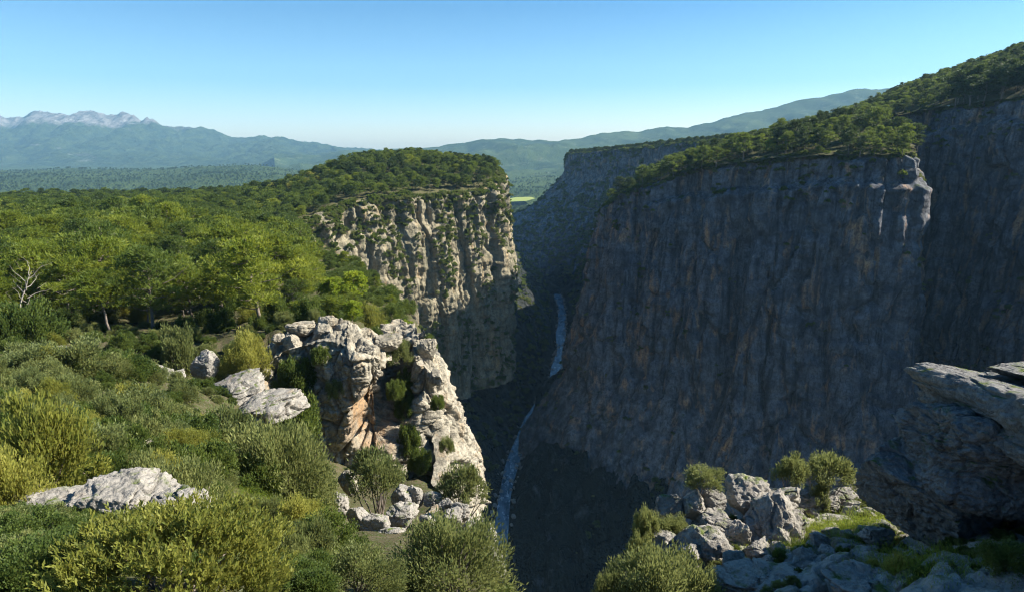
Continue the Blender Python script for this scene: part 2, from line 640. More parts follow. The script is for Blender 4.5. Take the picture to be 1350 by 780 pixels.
M_MOUNT = mountain_mat()
M_HILL = wood_mat('hill_forest', (.028, .048, .018), (.055, .08, .028), (.10, .12, .06), 90.0)
range_obj('mountain', [(-500, 176), (-160, 168), (-40, 150), (0, 150), (18, 158), (32, 150), (48, 143), (75, 140), (100, 146), (130, 146), (150, 152), (168, 149), (190, 153), (206, 150), (216, 160),
                       (232, 168), (252, 165), (275, 171), (300, 178), (335, 181), (365, 176), (385, 185), (420, 190), (450, 194), (500, 197), (560, 200), (700, 206)],
          8600, 5600, 11600, -215, 150, M_MOUNT, 'long rocky grey mountain with bare summit ridge above the left forest', -420, 690, 560, 150, 1.3)
range_obj('hills', [(380, 205), (470, 199), (540, 197), (600, 189), (680, 184), (715, 185), (760, 181), (800, 176), (850, 171), (880, 169), (905, 168), (930, 160), (960, 152), (1000, 144), (1040, 132), (1075, 128), (1110, 122),
                    (1180, 116), (1260, 112), (1400, 120), (1700, 150)],
          6200, 3200, 8600, -215, 110, M_HILL, 'blue forested hills on the horizon behind the canyon', 360, 1650, 420, 110, .8)


# ------------------------------------------------------------------ cliffs
def curtain(name, pts, zb, ns, nz, disp, mat, lean, cap=6.0, smooth=.05, label='', kind='structure', capdrop=.25, fade=3.5, zamp=1.4, rough=0.0):
    """a rock wall hung from a plan polyline; its free side is on the right of the walking direction"""
    q, s = resample(pts, ns, smooth)
    t = nrm(np.gradient(q[:, :2], axis=0))
    n0 = np.stack([t[:, 1], -t[:, 0]], 1)
    kk = max(3, int(ns * .03) | 1)
    ker = np.hanning(kk + 2)[1:-1]
    ker /= ker.sum()
    n0 = nrm(np.stack([np.convolve(np.pad(n0[:, i], kk // 2, 'edge'), ker, 'valid') for i in (0, 1)], 1))
    zt = q[:, 2] + zamp * fbm(q[:, 0] / 14, q[:, 1] / 14, 0, 3, 2)
    nc = 7
    f = np.linspace(0, 1, nz)
    Z = zt[None, :] + (zb - zt[None, :]) * f[:, None]
    X = np.repeat(q[None, :, 0], nz, 0)
    Yc = np.repeat(q[None, :, 1], nz, 0)
    S = np.repeat(s[None, :], nz, 0)
    drop = zt[None, :] - Z
    off = lean(drop, S / s[-1], X, Yc, Z) + disp(X, Yc, Z, S, drop) * sstep(-.5, fade, drop)
    top = [(X[0] + n0[:, 0] * (off[0] - (a * a * cap)), Yc[0] + n0[:, 1] * (off[0] - (a * a * cap)),
            Z[0] + a * a * cap * capdrop * .3 + .5 * cap / 6 * np.sin(a * 3)) for a in np.linspace(1, .15, nc)]
    if rough:
        nc2 = 40
        top = []
        for a in np.linspace(1, .03, nc2):
            px, py = q[:, 0] + n0[:, 0] * off[0] - .22 * a * cap, q[:, 1] + n0[:, 1] * off[0] + .97 * a * cap
            top.append((px, py, Z[0] + a * cap * capdrop * .3 + (blocks(px, py, 0 * px, 2.0, 1., 1.1, .5, 131) + blocks(px, py, 0 * px, .7, 1., .35, .2, 133)) * rough * min(1, a * 5) - 1.2 * sstep(.8, 1.0, a)))
    X = X + n0[None, :, 0] * off
    Yc = Yc + n0[None, :, 1] * off
    X = np.concatenate([np.array([a[0] for a in top]), X])
    Yc = np.concatenate([np.array([a[1] for a in top]), Yc])
    Z = np.concatenate([np.array([a[2] for a in top]), Z])
    return grid_obj(name, X, Yc, Z, mat, smooth=False, kind=kind, label=label), (X, Yc, Z, n0)


def pillars(a, hs, bl=1.0):
    """bulging vertical columns with sharp grooves between them, several sizes"""
    def f(x, y, z, s, drop):
        d = 0
        for k, (amp, wx, wz) in enumerate(a):
            wob = noise(x / (wx * 3), y / (wx * 3), z / (wx * 4), 40 + k) * .35
            d = d + amp * np.abs(noise(x / wx + wob, y / wx, z / wz, 50 + k))
        for k, (amp, wx, wz) in enumerate(hs):
            d = d + amp * noise(x / wx, y / wx, z / wz, 70 + k)
        cr = noise(x / 21 + .3 * noise(x / 9, y / 9, z / 20, 91), y / 21, z / 160, 90)
        w0, w1 = a[1][1], a[1][2]
        d = d + blocks(x, y, z, w0 * 1.1, w1 * .8, 6 * bl, 1.8 * bl, 93, .06) + blocks(x, y, z, w0 * .4, w1 * .3, 1.9 * bl, .75 * bl, 96, .07) + blocks(x, y, z, w0 * .17, w1 * .10, .6 * bl, .35 * bl, 99, .09)
        return d - a[0][0] * .55 * np.exp(-(cr / .045) ** 2)
    return f


TOWER = [P(700, 240, 640), P(770, 262, 470), (61, 402, -39), (74, 385, -27), (107, 355, -12), (142, 325, -6), (178, 303, -4), (191, 299, -5), (203, 307, -3), (214, 330, 1), (236, 395, 9), (262, 440, 20),
         (272, 431, 23), (282, 395, 25), (291, 355, 27), (296, 300, 30), (300, 230, 30), (296, 150, 26)]
TOWER[0] = (150, 620, -50)
TOWER[1] = (88, 480, -45)


CHIM = [(972, 380, 337, 5.5, 9, 42, 160), (985, 330, 333, 9, 6, 34, 64), (845, 300, 375, 4, 5, 20, 200), (895, 300, 360, 3, 4, 40, 120), (1075, 300, 318, 3.5, 6, 30, 200), (1130, 300, 309, 3, 4, 14, 90), (1025, 400, 325, 3, 3.5, 70, 190), (1160, 420, 304, 4, 4, 60, 200)]


def tower_lean(drop, s, x, y, z):
    o = drop * (.055 + .14 * np.exp(-((x - 55) / 40) ** 2)) + 10 * sstep(40, 190, drop) * .5
    o = o + 22 * sstep(110, 185, drop) * np.exp(-((x - 55) / 45) ** 2)          # the flare at the foot of the left corner
    o = o - 6.5 * sstep(17, 12, drop + 4 * noise(x / 20, y / 20, 0, 3)) * sstep(330, 300, x) * sstep(70, 100, x)  # set-back upper step
    o = o + 30 * sstep(125, 215, drop) * sstep(66, 110, x) * sstep(240, 205, x)
    for (u, v, Y, wid, dep, za, zb_) in CHIM:
        c = P(u, v, Y)
        o = o - dep * np.exp(-((x - c[0]) ** 2 + (y - c[1]) ** 2) / wid ** 2 / 1.0) * sstep(za - 12, za + 12, drop) * sstep(zb_ + 40, zb_ - 20, drop)
    return o + 2.2 * noise(x / 40, y / 40, z / 25, 14)


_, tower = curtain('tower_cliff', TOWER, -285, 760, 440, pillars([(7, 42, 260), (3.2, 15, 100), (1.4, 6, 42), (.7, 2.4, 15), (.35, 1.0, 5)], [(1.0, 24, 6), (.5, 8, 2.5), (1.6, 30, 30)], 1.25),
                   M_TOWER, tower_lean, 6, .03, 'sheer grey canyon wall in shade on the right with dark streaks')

PROM = [(-150, 262, -44), (-101, 290, -38), (-90, 330, -31), (-63, 366, -29), (-36, 388, -30), (-19, 402, -29), (-9, 416, -25), (-6, 440, -20), (-14, 500, -16), (-40, 600, -20)]


def prom_lean(drop, s, x, y, z):
    return drop * .05 + 4 * sstep(10, 60, drop) * sstep(-30, -5, x) - 5 * sstep(70, 110, drop) + 1.6 * noise(x / 30, y / 30, z / 16, 15) + 4.5 * sstep(14, 22, drop + 6 * noise(x / 15, y / 15, 0, 33)) * sstep(-20, -60, x)


_, prom = curtain('promontory_cliff', PROM, -165, 560, 260, pillars([(5, 26, 150), (2.8, 10, 70), (1.2, 5, 30), (.7, 2.2, 11), (.35, 1, 4)], [(1.2, 16, 5), (.7, 6, 2.2)], 1.0),
                  M_PROM, prom_lean, 6, .03, 'sunlit pillared cliff of the wooded promontory left of the gorge')

MIDC = [(300, 700, 12), (223, 800, 3), (190, 900, -2), (150, 980, -8), (112, 1040, -13), (97, 1062, -14), (100, 1090, -14), (150, 1160, -14), (300, 1240, -12)]
MIDC = MIDC[::-1]


def mid_lean(drop, s, x, y, z):
    return drop * .10 + (34 * sstep(26, 80, drop) + 55 * sstep(70, 120, drop) + 90 * sstep(105, 190, drop)) * (.40 + .60 * sstep(960, 1045, y)) + 3 * noise(x / 50, y / 50, z / 30, 16)


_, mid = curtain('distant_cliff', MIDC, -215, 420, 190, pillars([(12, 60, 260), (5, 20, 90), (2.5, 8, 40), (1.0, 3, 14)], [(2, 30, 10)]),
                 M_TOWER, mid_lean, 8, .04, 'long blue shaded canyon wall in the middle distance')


# ---- tops of the right-hand walls
def rim_pts(line, inset=0):
    q, _ = resample(line, 60, .03)
    t = nrm(np.gradient(q[:, :2], axis=0))
    n0 = np.stack([t[:, 1], -t[:, 0]], 1)
    return [(a[0] - n[0] * inset, a[1] - n[1] * inset, a[2]) for a, n in zip(q, n0)]


RIGHT = RBF([(a[0], a[1], a[2] - .5) for a in rim_pts(TOWER)[::3]] +
            [P(1050, 186, 390), P(960, 202, 420), P(1150, 174, 350), P(1130, 166, 400), P(880, 224, 450), P(1185, 150, 430), P(1010, 188, 480), P(1080, 172, 500),
             P(1250, 118, 470), P(1350, 92, 420), P(1300, 100, 460), P(1350, 78, 470), P(1400, 60, 470), (340, 330, 55), (350, 240, 60), (420, 420, 105), (420, 300, 110), (360, 560, 50), (260, 620, -5), (500, 700, 70)], 8.0)
gx, gy = np.meshgrid(np.linspace(50, 480, 170), np.linspace(150, 720, 200))
TL = [(a, b) for a, b, c in resample(TOWER, 200, .03)[0]]
gd = sdist(gx, gy, TL)
gz = RIGHT(gx, gy) + .7 * fbm(gx / 9, gy / 9, 0, 3, 6)
grid_obj('right_plateau', gx, gy, gz, M_SOIL, keep=gd < -1.0, kind='structure', label='wooded stony ground on top of the right canyon wall')

ML = [(a, b) for a, b, c in resample(MIDC, 80, .04)[0]]
MIDT = RBF([(a[0], a[1], a[2] - .5) for a in rim_pts(MIDC)[::4]] + [(330, 900, 5), (330, 1050, -4), (250, 1000, -4), (400, 750, 14), (400, 1150, -8)], 8.0)
gx, gy = np.meshgrid(np.linspace(90, 420, 90), np.linspace(690, 1260, 110))
grid_obj('distant_plateau', gx, gy, MIDT(gx, gy), M_SOIL, keep=sdist(gx, gy, ML) < 0, kind='structure', label='wooded top of the blue shaded wall in the middle distance')

# ---- the left plateau and the slope that falls from the camera to the small cliff
LRIM = [(1.5, -4), (1.2, 8), (.8, 14), (.6, 21), (-.7, 29), (-2.2, 38), (-3.9, 46), (-5.6, 57), (-6, 66), (-8.5, 79), (-12, 96), (-21, 118), (-35, 160), (-60, 215), (-88, 262), (-101, 290), (-90, 330), (-63, 366), (-36, 388),
        (-19, 402), (-9, 416), (-6, 440), (-14, 500), (-40, 600), (-60, 760)]
LP = [P(200, 440, 75), P(120, 450, 65), P(30, 450, 65), P(100, 485, 45), P(0, 500, 45), P(160, 700, 16.5), P(40, 690, 17), P(225, 800, 8), P(0, 790, 8), P(350, 675, 28), P(290, 700, 23), P(250, 600, 30), P(130, 610, 25),
      P(20, 620, 24), P(400, 640, 45), P(450, 645, 53), P(540, 640, 56), P(600, 640, 57), P(370, 590, 50), P(330, 540, 51), P(260, 520, 52), P(200, 510, 53),
      P(370, 440, 67), P(430, 428, 69), P(500, 447, 70), P(555, 452, 79), P(320, 462, 66), P(280, 470, 66), P(640, 700, 29), P(660, 760, 22), P(600, 690, 36), P(540, 700, 33), P(480, 700, 34), P(560, 780, 18), P(450, 780, 18), P(400, 720, 24),
      P(480, 405, 112), P(420, 400, 112), P(520, 425, 98), P(440, 372, 150), P(350, 385, 110), P(250, 400, 100), P(80, 410, 100), P(400, 330, 215), P(330, 318, 200), P(200, 330, 150), P(0, 340, 150), P(-300, 330, 150),
      P(300, 282, 300), P(200, 282, 300), P(0, 284, 300), P(-200, 284, 300), P(370, 278, 330), (-101, 290, -38), (-90, 330, -31), (-63, 366, -29), (-36, 388, -30), (-19, 402, -29), (-9, 416, -25), (-6, 440, -21), (-14, 500, -17),
      P(600, 222, 450), P(500, 218, 450), P(440, 226, 450), P(390, 248, 450), P(340, 257, 480), P(250, 264, 500), P(0, 267, 520), P(-200, 267, 520), P(520, 214, 520), P(620, 222, 520), (-40, 600, -30), (-150, 640, -60), (-300, 640, -80), (-450, 640, -85), (-60, 760, -70), (-300, 780, -120), (-600, 700, -110),
      (-3, 2, -4.6), (-12, 2, -5.5), (1, -5, -2.5), (-12, -5, -3), (-30, 0, -9), (-60, 30, -14), (-90, 60, -20), (-140, 75, -22), (0, 9, -8.5), (.4, 14, -12.5)]
SMALL = [(-33, 58, -27.5), (-28, 60.5, -25.0), (-25, 62.5, -21.8), (-20.5, 62.5, -20.6), (-16.5, 62, -21.2), (-14.3, 62.5, -22.6), (-13.5, 66.5, -24), (-13.3, 72.5, -24.5), (-12.0, 72.5, -24.4), (-11.2, 66.5, -24.6), (-9.7, 66.2, -25), (-9.0, 70, -26),
         (-11, 78, -27.5), (-16, 92, -29)]
SLINE = [(-60, 47)] + [(a, b) for a, b, c in SMALL] + [(-30, 140)]
_top = [i for i, p in enumerate(LP) if p in [P(370, 440, 67), P(430, 428, 69), P(500, 447, 70), P(555, 452, 79), P(320, 462, 66), P(280, 470, 66), P(480, 405, 112), P(420, 400, 112), P(520, 425, 98)]]
_foot = [i for i, p in enumerate(LP) if p in [P(400, 640, 45), P(450, 645, 53), P(540, 640, 56), P(600, 640, 57), P(370, 590, 50)]]
HIGH = RBF([p for i, p in enumerate(LP) if i not in _foot], 1.5)
LOW = RBF([p for i, p in enumerate(LP) if i not in _top] + [(-15, 70, -39), (-8, 74, -40), (-25, 68, -34)], 1.5)


def left_z(x, y):
    d = sdist(x, y, LRIM)
    ds = sdist(x, y, SLINE)
    y = np.asarray(y, float)
    near = sstep(120, 95, y)
    f = sstep(-7.6, -6.6, ds) * near
    z = HIGH(x, y) * (1 - f) + LOW(x, y) * f
    z = z + .22 * fbm(x / 2.6, y / 2.6, 0, 3, 12) * np.clip(y / 30, .4, 3)
    st = sstep(225, 262, y)
    dd = d + 4 * st
    z = z - np.maximum(0, d + 1.2) * 9 * (1 - sstep(96, 110, y)) * sstep(6, 12, y)
    return z - np.maximum(0, dd) * (2.6 + 18 * st) - np.maximum(0, dd - 6) * 2.0


j = np.linspace(0, 1, 330)
yy = -6 + 3 * ((830 / 3.) ** j - 1) + 0
yy = np.minimum(yy, 800)
uu = np.linspace(-1.25, .34, 300)
GX = uu[None, :] * (yy[:, None] + 22)
GY = np.repeat(yy[:, None], 300, 1)
GZ = left_z(GX, GY)
grid_obj('left_plateau', GX, GY, np.maximum(GZ, -200), M_SOIL, keep=GZ > -160, kind='structure', label='stony wooded ground left of the canyon')

# ---- the small pale cliff in the left foreground
CAVE = np.array(P(497, 548, 60.5))


def small_lean(drop, s, x, y, z):
    o = drop * (.10 + .14 * sstep(-13.5, -10, x)) + .7 * noise(x / 5, y / 5, z / 4, 19) + .35 * np.floor(drop / 3.2 + 1.2 * noise(x / 4, y / 4, 0, 23))
    ex = (x - CAVE[0] + (z - CAVE[2]) * -.22) / 2.6
    ez = (z - CAVE[2]) / 4.6
    r = np.sqrt(ex * ex + ez * ez) + .16 * noise(x / 1.6, y / 1.6, z / 1.6, 20) + .3 * blocks(x, y, z, 1.5, 2.4, 1., .1, 77)
    return o - 3.6 * sstep(1.02, .66, r)


def small_disp(x, y, z, s, drop):
    d = blocks(x, y, z, 2.7, 5.2, 1.35, .8, 60, .06) + blocks(x, y, z, 1.15, 1.7, .5, .32, 64, .08) + blocks(x, y, z, .42, .5, .16, .12, 68, .12)
    d = d + 1.0 * np.abs(noise(x / 5, y / 5, z / 26, 60)) + .35 * np.abs(noise(x / 1.4, y / 1.4, z / 3, 62))
    return d + .07 * noise(x / .2, y / .2, z / .25, 66)


curtain('small_cliff', SMALL, -43, 560, 300, small_disp, M_CLIFFN, small_lean, 8.5, .04, fade=.8, zamp=.8, capdrop=.35, rough=1.0, label='pale blocky limestone cliff with an orange hollow in the left foreground')

curtain('near_rim_cliff', [(-14, 96, -30), (-9, 80, -30), (-6.8, 66, -32.4), (-6.2, 57, -34.6), (-4.7, 46, -30.6), (-3.0, 38, -26.6), (-1.5, 29, -21.6), (.2, 21, -17.6), (1.1, 14, -13.6), (1.4, 8, -9.5), (1.6, 2, -5)][::-1], -75, 240, 130,
        small_disp, M_CLIFFN, lambda drop, s, x, y, z: -drop * .12 - .4 + .8 * noise(x / 5, y / 5, z / 4, 29), 1.6, .04, 'pale rock wall falling from the brink into the gorge', fade=1.0, zamp=.3)

# ---- the rocky spur on the right
RS = [P(880, 765, 16), P(860, 715, 19), P(940, 705, 19.5), P(1000, 690, 20), P(1080, 662, 23), P(1130, 648, 24), P(1100, 705, 18), P(1050, 785, 14), P(1200, 772, 12.3), P(1150, 690, 18), P(1240, 740, 13), P(1340, 745, 12), P(1240, 690, 17), P(1350, 680, 17),
      P(1400, 660, 20), P(960, 780, 15), P(1280, 640, 24), P(820, 790, 15.5), (3, 10, -11.5), (8, 9, -9), (14, 8, -7), (22, 10, -5), (30, 16, -4), (40, 24, -4), (6, 3, -6), (14, 0, -4), (3, -4, -2.6), (30, 0, -2), (26, 24, -12)]
RSP = RBF(RS, .3)
RRIM = [(-40, -4), (2.0, -4), (2.2, 8), (2.9, 14.2), (4.2, 17), (4.7, 19.8), (6.6, 20.8), (9.2, 21.8), (12, 24), (15.5, 25.6), (20, 26.5), (30, 30), (60, 40)]


def right_z(x, y):
    d = -sdist(x, y, RRIM)
    return RSP(x, y) + .10 * fbm(x / 1.3, y / 1.3, 0, 4, 17) + blocks(x, y, 0 * x, 1.5, 1., .75, .40, 31, .10) + blocks(x, y, 0 * x, .55, 1., .22, .14, 35, .12) - np.maximum(0, d) * 3.2


gx, gy = np.meshgrid(np.linspace(1.4, 40, 420), np.linspace(3, 32, 400))
grid_obj('rocky_spur', gx, gy, np.maximum(right_z(gx, gy), -70), M_SPUR, kind='structure', label='rocky ground of the near spur on the right')


# ------------------------------------------------------------------ boulders
def rock_mesh(name, seed, N, mat, box=3.4, cuts=9, rough=1.0, fiss=1.0, aspect=(1, 1, 1)):
    """one boulder of half-size about 1: rounded box, planed faces, fissures, pitted skin"""
    g = np.linspace(-1, 1, N)
    a, b = np.meshgrid(g, g)
    o = np.ones_like(a)
    Vs, Fs, n = [], [], 0
    for ax in range(3):
        for sg in (1, -1):
            c = [a * sg, b]
            c.insert(ax, o * sg) if ax != 1 else c.insert(1, o * sg)
            v = np.stack(c, -1).reshape(-1, 3)
            f = grid_faces(N, N)
            q = v[f[0]]
            if np.dot(np.cross(q[1] - q[0], q[2] - q[0]), q[0]) < 0:
                f = f[:, ::-1]
            Vs.append(v)
            Fs.append(f + n)
            n += N * N
    v = np.concatenate(Vs)
    f = np.concatenate(Fs)
    _, idx, inv = np.unique(np.round(v * 4096).astype(np.int64), axis=0, return_index=True, return_inverse=True)
    v = v[idx]
    f = inv.reshape(-1)[f]
    r = np.random.default_rng(seed)
    v = np.tan(v * .78) / math.tan(.78)
    p = v / (np.abs(v) ** box).sum(1, keepdims=True) ** (1 / box)
    p = p * (1 + .16 * fbm(p[:, 0] * .9, p[:, 1] * .9, p[:, 2] * .9, 2, seed)[:, None])
    for k in range(cuts):
        m = r.normal(size=3)
        m /= np.linalg.norm(m)
        s = p @ m - r.uniform(.62, .92)
        p = p - m * (np.maximum(0, s) * .93)[:, None]
    d = nrm(p)
    sx = np.array(aspect, float)
    q = p * sx
    x, y, z = q.T
    h = .085 * np.abs(noise(x * 1.7, y * 1.7, z * 2.6, seed + 3)) + .055 * np.abs(noise(x * 4, y * 4, z * 6, seed + 4)) + .034 * noise(x * 9, y * 9, z * 12, seed + 5) + .024 * noise(x * 19, y * 19, z * 22, seed + 6) + .5 * blocks(x, y, z, .75, .6, .16, .10, seed + 11, .07)
    cr = noise(x * .9 + .3 * noise(x * 2, y * 2, z * 2, seed + 9), y * .9, z * 1.6, seed + 7)
    bd = noise(x * .5, y * .5, z * 2.6 + .4 * noise(x, y, 0, seed), seed + 8)
    h = h * rough - fiss * (.13 * np.exp(-(cr / .05) ** 2) + .07 * np.exp(-(bd / .05) ** 2))
    p = p + d * h[:, None]
    return mk_mesh(name, p, f, mat)


ROCKS = [rock_mesh('boulder', 100 + i, 30, M_NEAR, (3.2, 4.5, 2.6, 3.6, 6.0)[i % 5], (8, 12, 6, 14, 10)[i % 5]) for i in range(10)]
RSLAB = [rock_mesh('boulder', 140 + i, 34, M_NEAR, 5.0, 12, .8, 1.3, (1.4, 1.2, .6)) for i in range(4)]
ROCKS2 = [rock_mesh('boulder', 120 + i, 30, M_CLIFFN, (3.0, 4.2, 3.6, 5)[i % 4], 10) for i in range(6)]
nrock = [0]


def boulder(u0, v0, u1, v1, Y, label, group=None, pool=ROCKS, dz=.8, dy=.9, tilt=(0, 0), rz=None, me=None, grow=1.12):
    x, y, z = P((u0 + u1) / 2, (v0 + v1) / 2, Y)
    dep = pix(x, y, z)[2]
    a, c = (u1 - u0) / 2 * dep / FPX * grow, (v1 - v0) / 2 * dep / FPX * grow * dz * 1.15
    i = nrock[0]
    nrock[0] += 1
    o = add('boulder', me or pool[(i * 7 + 3) % len(pool)], None, (x, y, z), label=label, category='boulder', group=group)
    o.scale = (a, max(.6 * a, min(a * dy, 1.6 * c)), c)
    o.rotation_euler = (tilt[0], tilt[1], (RR.uniform(-.35, .35) + RR.choice((0, PI))) if rz is None else rz)
    return o


# loose small stones of the spur
for i in range(64):
    u, Y = RR.uniform(900, 1160), RR.uniform(15.5, 22.5)
    x, _, z = at_ground(u, Y, right_z) if False else ((u - 675) / FPX * Y * 1.17, Y, 0)
    z = float(right_z(np.array([x]), np.array([Y]))[0])
    o = add('stone', ROCKS[i % 10], None, (x, Y, z + .04), label='small loose grey stone lying between the larger blocks of the spur', category='stone', group='loose stones of the rocky spur')
    r = RR.choice((.12, .16, .2, .3, .42))
    o.scale = (r * 1.2, r, r * .75)
    o.rotation_euler = (RR.uniform(-.3, .3), RR.uniform(-.3, .3), RR.uniform(0, 6))

# the big block on the right edge
M_BIG = rock_mat('dark_weathered_limestone', (.27, .26, .245), (.15, .147, .143), (.035, .035, .034), (.24, .19, .13), .55, .66, .50, False, (.10, .13, .03), 1.5)
BIGM = [rock_mesh('boulder', 201, 150, M_BIG, 8.0, 1, .7, .5, (1.6, 3.0, .6)), rock_mesh('boulder', 205, 140, M_BIG, 5, 4, .9, .35, (1.6, 1.8, 1.0)), rock_mesh('boulder', 203, 110, M_BIG, 4, 4, .8, .5, (1.2, 1.2, 1.2))]


def big(u, v, Y, s, rot, me, label):
    o = add('boulder', me, None, P(u, v, Y), label=label, category='boulder')
    o.scale = s
    o.rotation_euler = rot
    return o


def bigw(c, s_, rot, me, label):
    o = add('boulder', me, None, c, label=label, category='boulder')
    o.scale = s_
    o.rotation_euler = rot


bigw((14.25, 12.9, -6.85), (2.2, 5.0, .95), (math.radians(-8), math.radians(4), math.radians(-2)), BIGM[0], 'long tilted grey slab with mossy lit top crowning the huge rock on the right')
bigw((15.2, 15.6, -6.1), (1.9, 1.5, .32), (math.radians(-8), math.radians(4), math.radians(8)), BIGM[2], 'thin flat rock lying on top of the tilted grey slab')
bigw((13.9, 15.5, -8.3), (2.5, 2.0, 1.3), (math.radians(-4), math.radians(8), math.radians(-4)), BIGM[1], 'massive shaded grey rock directly under the tilted slab')
bigw((12.3, 16.2, -9.7), (1.9, 1.6, 1.5), (0, math.radians(10), math.radians(20)), BIGM[2], 'bulging shaded rock at the lower left of the huge right-hand rock')
bigw((15.9, 11.6, -9.1), (1.3, 3.6, 2.2), (0, 0, .1), BIGM[1], 'dark recessed rock in the black hollow under the overhang')
bigw((16.0, 16.7, -10.4), (2.4, 1.0, 1.9), (0, 0, .1), BIGM[2], 'low dark rock far inside the black hollow')
bigw((15.2, 14.2, -9.5), (1.6, 1.2, 1.6), (0, 0, .3), BIGM[2], 'dark rock closing the back of the black hollow')


SPUR = 'blocks of the rocky spur'
for b in [
    (866, 650, 904, 692, 20.3, 'shaded left block of the rock cluster under the small green bush'),
    (900, 647, 930, 684, 20.0, 'flat-topped round block directly below the small green bush'),
    (928, 647, 954, 676, 20.2, 'small rounded block right of the flat-topped block, plants in front of it'),
    (925, 668, 962, 698, 19.6, 'weathered rock with plants below the small rounded block'),
    (966, 631, 1019, 682, 20.6, 'large rounded boulder on the skyline of the spur, sunlit top'),
    (1010, 642, 1036, 660, 21.3, 'small boulder touching the right side of the large skyline boulder'),
    (892, 690, 958, 752, 17.9, 'big round shaded boulder with moss on its top'),
    (855, 700, 897, 736, 18.3, 'lit boulder left of the big mossy round boulder'),
    (955, 684, 984, 726, 18.6, 'upright pale rock right of the big mossy round boulder'),
    (983, 714, 1018, 738, 17.6, 'wedge shaped rock below the broad pale slab'),
    (954, 724, 986, 756, 16.6, 'shaded blue-grey block at the foot of the wedge rock'),
    (1015, 692, 1041, 726, 18.1, 'pointed upright stone casting shade on the pale slab'),
    (1016, 714, 1033, 736, 17.4, 'small stone leaning below the pointed upright stone'),
    (1100, 642, 1130, 662, 22.0, 'brownish rock right of the twin olive bushes'),
    (1112, 657, 1139, 680, 20.8, 'rough rock in front of the brownish rock'),
    (1044, 728, 1080, 766, 15.9, 'shaded tilted block under the stacked flat stones'),
    (1074, 724, 1098, 752, 16.4, 'dark rounded block below the stacked flat stones'),
    (1106, 728, 1152, 752, 16.0, 'low shaded rock at the lower edge of the grass patch'),
    (1225, 733, 1292, 775, 12.7, 'grey rock in front of the black overhang, half hidden by herbs'),
    (985, 770, 1010, 792, 14.6, 'small dark block at the bottom edge of the spur'),
    (1150, 728, 1175, 745, 15.2, 'small grey stone among yellow herbs at the foot of the huge rock'),
]:
    boulder(*b[:5], b[5], SPUR)
boulder(1030, 672, 1066, 700, 18.8, 'smooth brown wedge boulder sitting on the edge of the grass', SPUR, [ROCKS[3]], tilt=(0, .25))
for b in [
    (976, 662, 1050, 728, 19.0, 'broad pale sunlit slab sloping across the middle of the spur', (-.5, -.35), 1.0),
    (955, 742, 1068, 800, 14.9, 'wide blue shaded slab at the bottom of the spur', (-.2, -.1), .9),
    (920, 682, 992, 714, 18.9, 'low flat slab behind the big mossy round boulder', (-.3, .1), .8),
    (1110, 628, 1148, 650, 23.2, 'thin tilted slab on the skyline left of the huge rock', (-.4, .4), .8),
    (1076, 678, 1118, 690, 19.2, 'flat stone lying at the back of the grass patch', (0, .1), 1.0),
    (1092, 742, 1200, 806, 13.2, 'long bottom slab with sunlit upper edge below the grass', (-.1, .05), .8),
    (1067, 703, 1092, 714, 16.9, 'upper flat stone of the little stack in the grass', (0, .05), 1.1),
    (1068, 713, 1091, 726, 16.8, 'lower flat stone of the little stack in the grass', (0, -.08), 1.1),
    (1040, 650, 1104, 672, 21.2, 'rock ledge under the twin olive bushes', (-.4, .1), .9),
    (985, 640, 1060, 684, 20.4, 'shaded sloping slab right behind the broad pale slab', (-.6, -.2), .8),
]:
    boulder(*b[:5], b[5], SPUR, RSLAB, b[7], tilt=b[6], rz=RR.uniform(-.2, .2))

